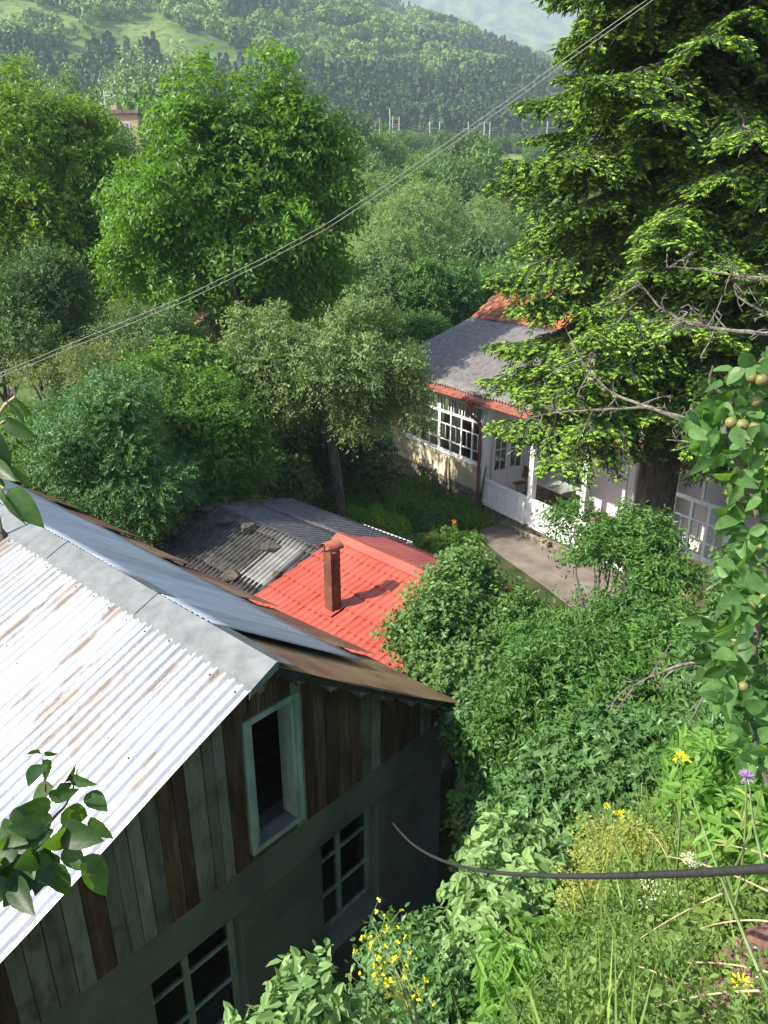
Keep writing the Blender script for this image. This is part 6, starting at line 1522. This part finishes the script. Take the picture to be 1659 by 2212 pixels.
dead([(1545, 1430), (1530, 1480), (1500, 1540)], [3.2] * 3, .006, 8, 4)
dead([(1700, 1640), (1600, 1700), (1530, 1740), (1480, 1760)], [3.0, 3.1, 3.2, 3.3], .008, 9, 6)
# wires
for k, (off, lab) in enumerate([(0, 'upper of the two thin pale wires crossing the photo from lower left to the spruce'), (9, 'lower of the two thin pale wires crossing the photo, slightly sagging')]):
    pts = [(-40, 822), (0, 806), (240, 706), (400, 640), (560, 562), (700, 487), (830, 402), (980, 298), (1100, 214), (1250, 104), (1400, -2), (1500, -80)]
    mb = MB(); q = np.array([at(x + off * .35, y + off * (1 if 100 < x < 1300 else .8), 13.5 - 4.5 * (x / 1500)) for x, y in pts])
    mb.tube(q, .0038, 5); tag(mb.build('overhead_wire', M['wire'], None), lab, 'wire')
# black cable
cb = onpl(838, 1764, nV * (D0 + .02), nV)
pts = [cb] + [at(x, y, d) for x, y, d in [(858, 1790, 6.1), (888, 1822, 5.5), (925, 1846, 5.0), (965, 1863, 4.5), (1030, 1880, 3.95), (1100, 1888, 3.4), (1200, 1893, 2.85), (1300, 1893, 2.4), (1400, 1890, 2.05), (1500, 1886, 1.8), (1600, 1880, 1.62), (1700, 1873, 1.5), (1800, 1862, 1.4)]]
q = np.array(pts); t = np.linspace(0, len(q) - 1, 90); ii = np.clip(t.astype(int), 0, len(q) - 2); f = (t - ii)[:, None]; pp = q[ii] * (1 - f) + q[ii + 1] * f
for _ in range(6): pp[1:-1] = (pp[:-2] + pp[1:-1] * 2 + pp[2:]) / 4
mb = MB(); mb.tube(pp, .0085, 10); tag(mb.build('power_cable', M['cable'], None, True), 'thick black cable running from the barn wall to the right edge', 'cable')
# ------------------------------------------------------------------ light, camera, air
SUN_AZ, SUN_EL = math.radians(-107), math.radians(42)
w = bpy.data.worlds.new("World"); scene.world = w; w.use_nodes = True; nt = w.node_tree
sky = nt.nodes.new('ShaderNodeTexSky'); sky.sky_type = 'NISHITA'; sky.sun_disc = False
sky.sun_elevation = SUN_EL; sky.sun_rotation = SUN_AZ; sky.air_density = 1.0; sky.dust_density = 1.5
nt.links.new(sky.outputs[0], nt.nodes['Background'].inputs[0]); nt.nodes['Background'].inputs[1].default_value = .15
ld = bpy.data.lights.new('sun', 'SUN'); ld.energy = 5.0; ld.angle = math.radians(.6); ld.color = (1, .94, .82)
lo = bpy.data.objects.new('sun', ld); col.objects.link(lo)
from mathutils import Vector
sd = Vector((math.sin(SUN_AZ) * math.cos(SUN_EL), math.cos(SUN_AZ) * math.cos(SUN_EL), math.sin(SUN_EL)))
lo.rotation_euler = sd.to_track_quat('Z', 'Y').to_euler(); lo.location = (-30, 10, 40)
cd = bpy.data.cameras.new('camera'); cam = bpy.data.objects.new('camera', cd); col.objects.link(cam)
cam.location = (0, 0, EYE); cam.rotation_euler = (math.radians(90) - PITCH, 0, 0)
cd.sensor_fit = 'VERTICAL'; cd.sensor_height = 36; cd.sensor_width = 27; cd.lens = 36 * FOC / 2212; cd.clip_start = .05; cd.clip_end = 8000
scene.camera = cam
hz = MB(); hz.box(WF, -2300, 2300, -40, 2480, -2, 730)
if HAZE:
    hm = bpy.data.materials.new('haze'); hm.use_nodes = True; hn = hm.node_tree
    for n in list(hn.nodes): hn.nodes.remove(n)
    out = hn.nodes.new('ShaderNodeOutputMaterial'); pv = hn.nodes.new('ShaderNodeVolumePrincipled')
    pv.inputs['Color'].default_value = (.72, .87, 1, 1); pv.inputs['Density'].default_value = HAZE; pv.inputs['Anisotropy'].default_value = 0.0
    hn.links.new(pv.outputs[0], out.inputs['Volume'])
    tag(hz.build('haze', hm), kind='stuff')
scene.view_settings.view_transform = 'Standard'; scene.view_settings.look = 'None'
scene.view_settings.exposure = EXPOSURE; scene.view_settings.gamma = 1
cy = scene.cycles if hasattr(scene, 'cycles') else None
scene.render.engine = 'CYCLES'; cy = scene.cycles
cy.max_bounces = 6; cy.diffuse_bounces = 3; cy.glossy_bounces = 3; cy.transmission_bounces = 4; cy.transparent_max_bounces = 8; cy.volume_bounces = 0
cy.use_denoising = True; cy.sample_clamp_indirect = 6
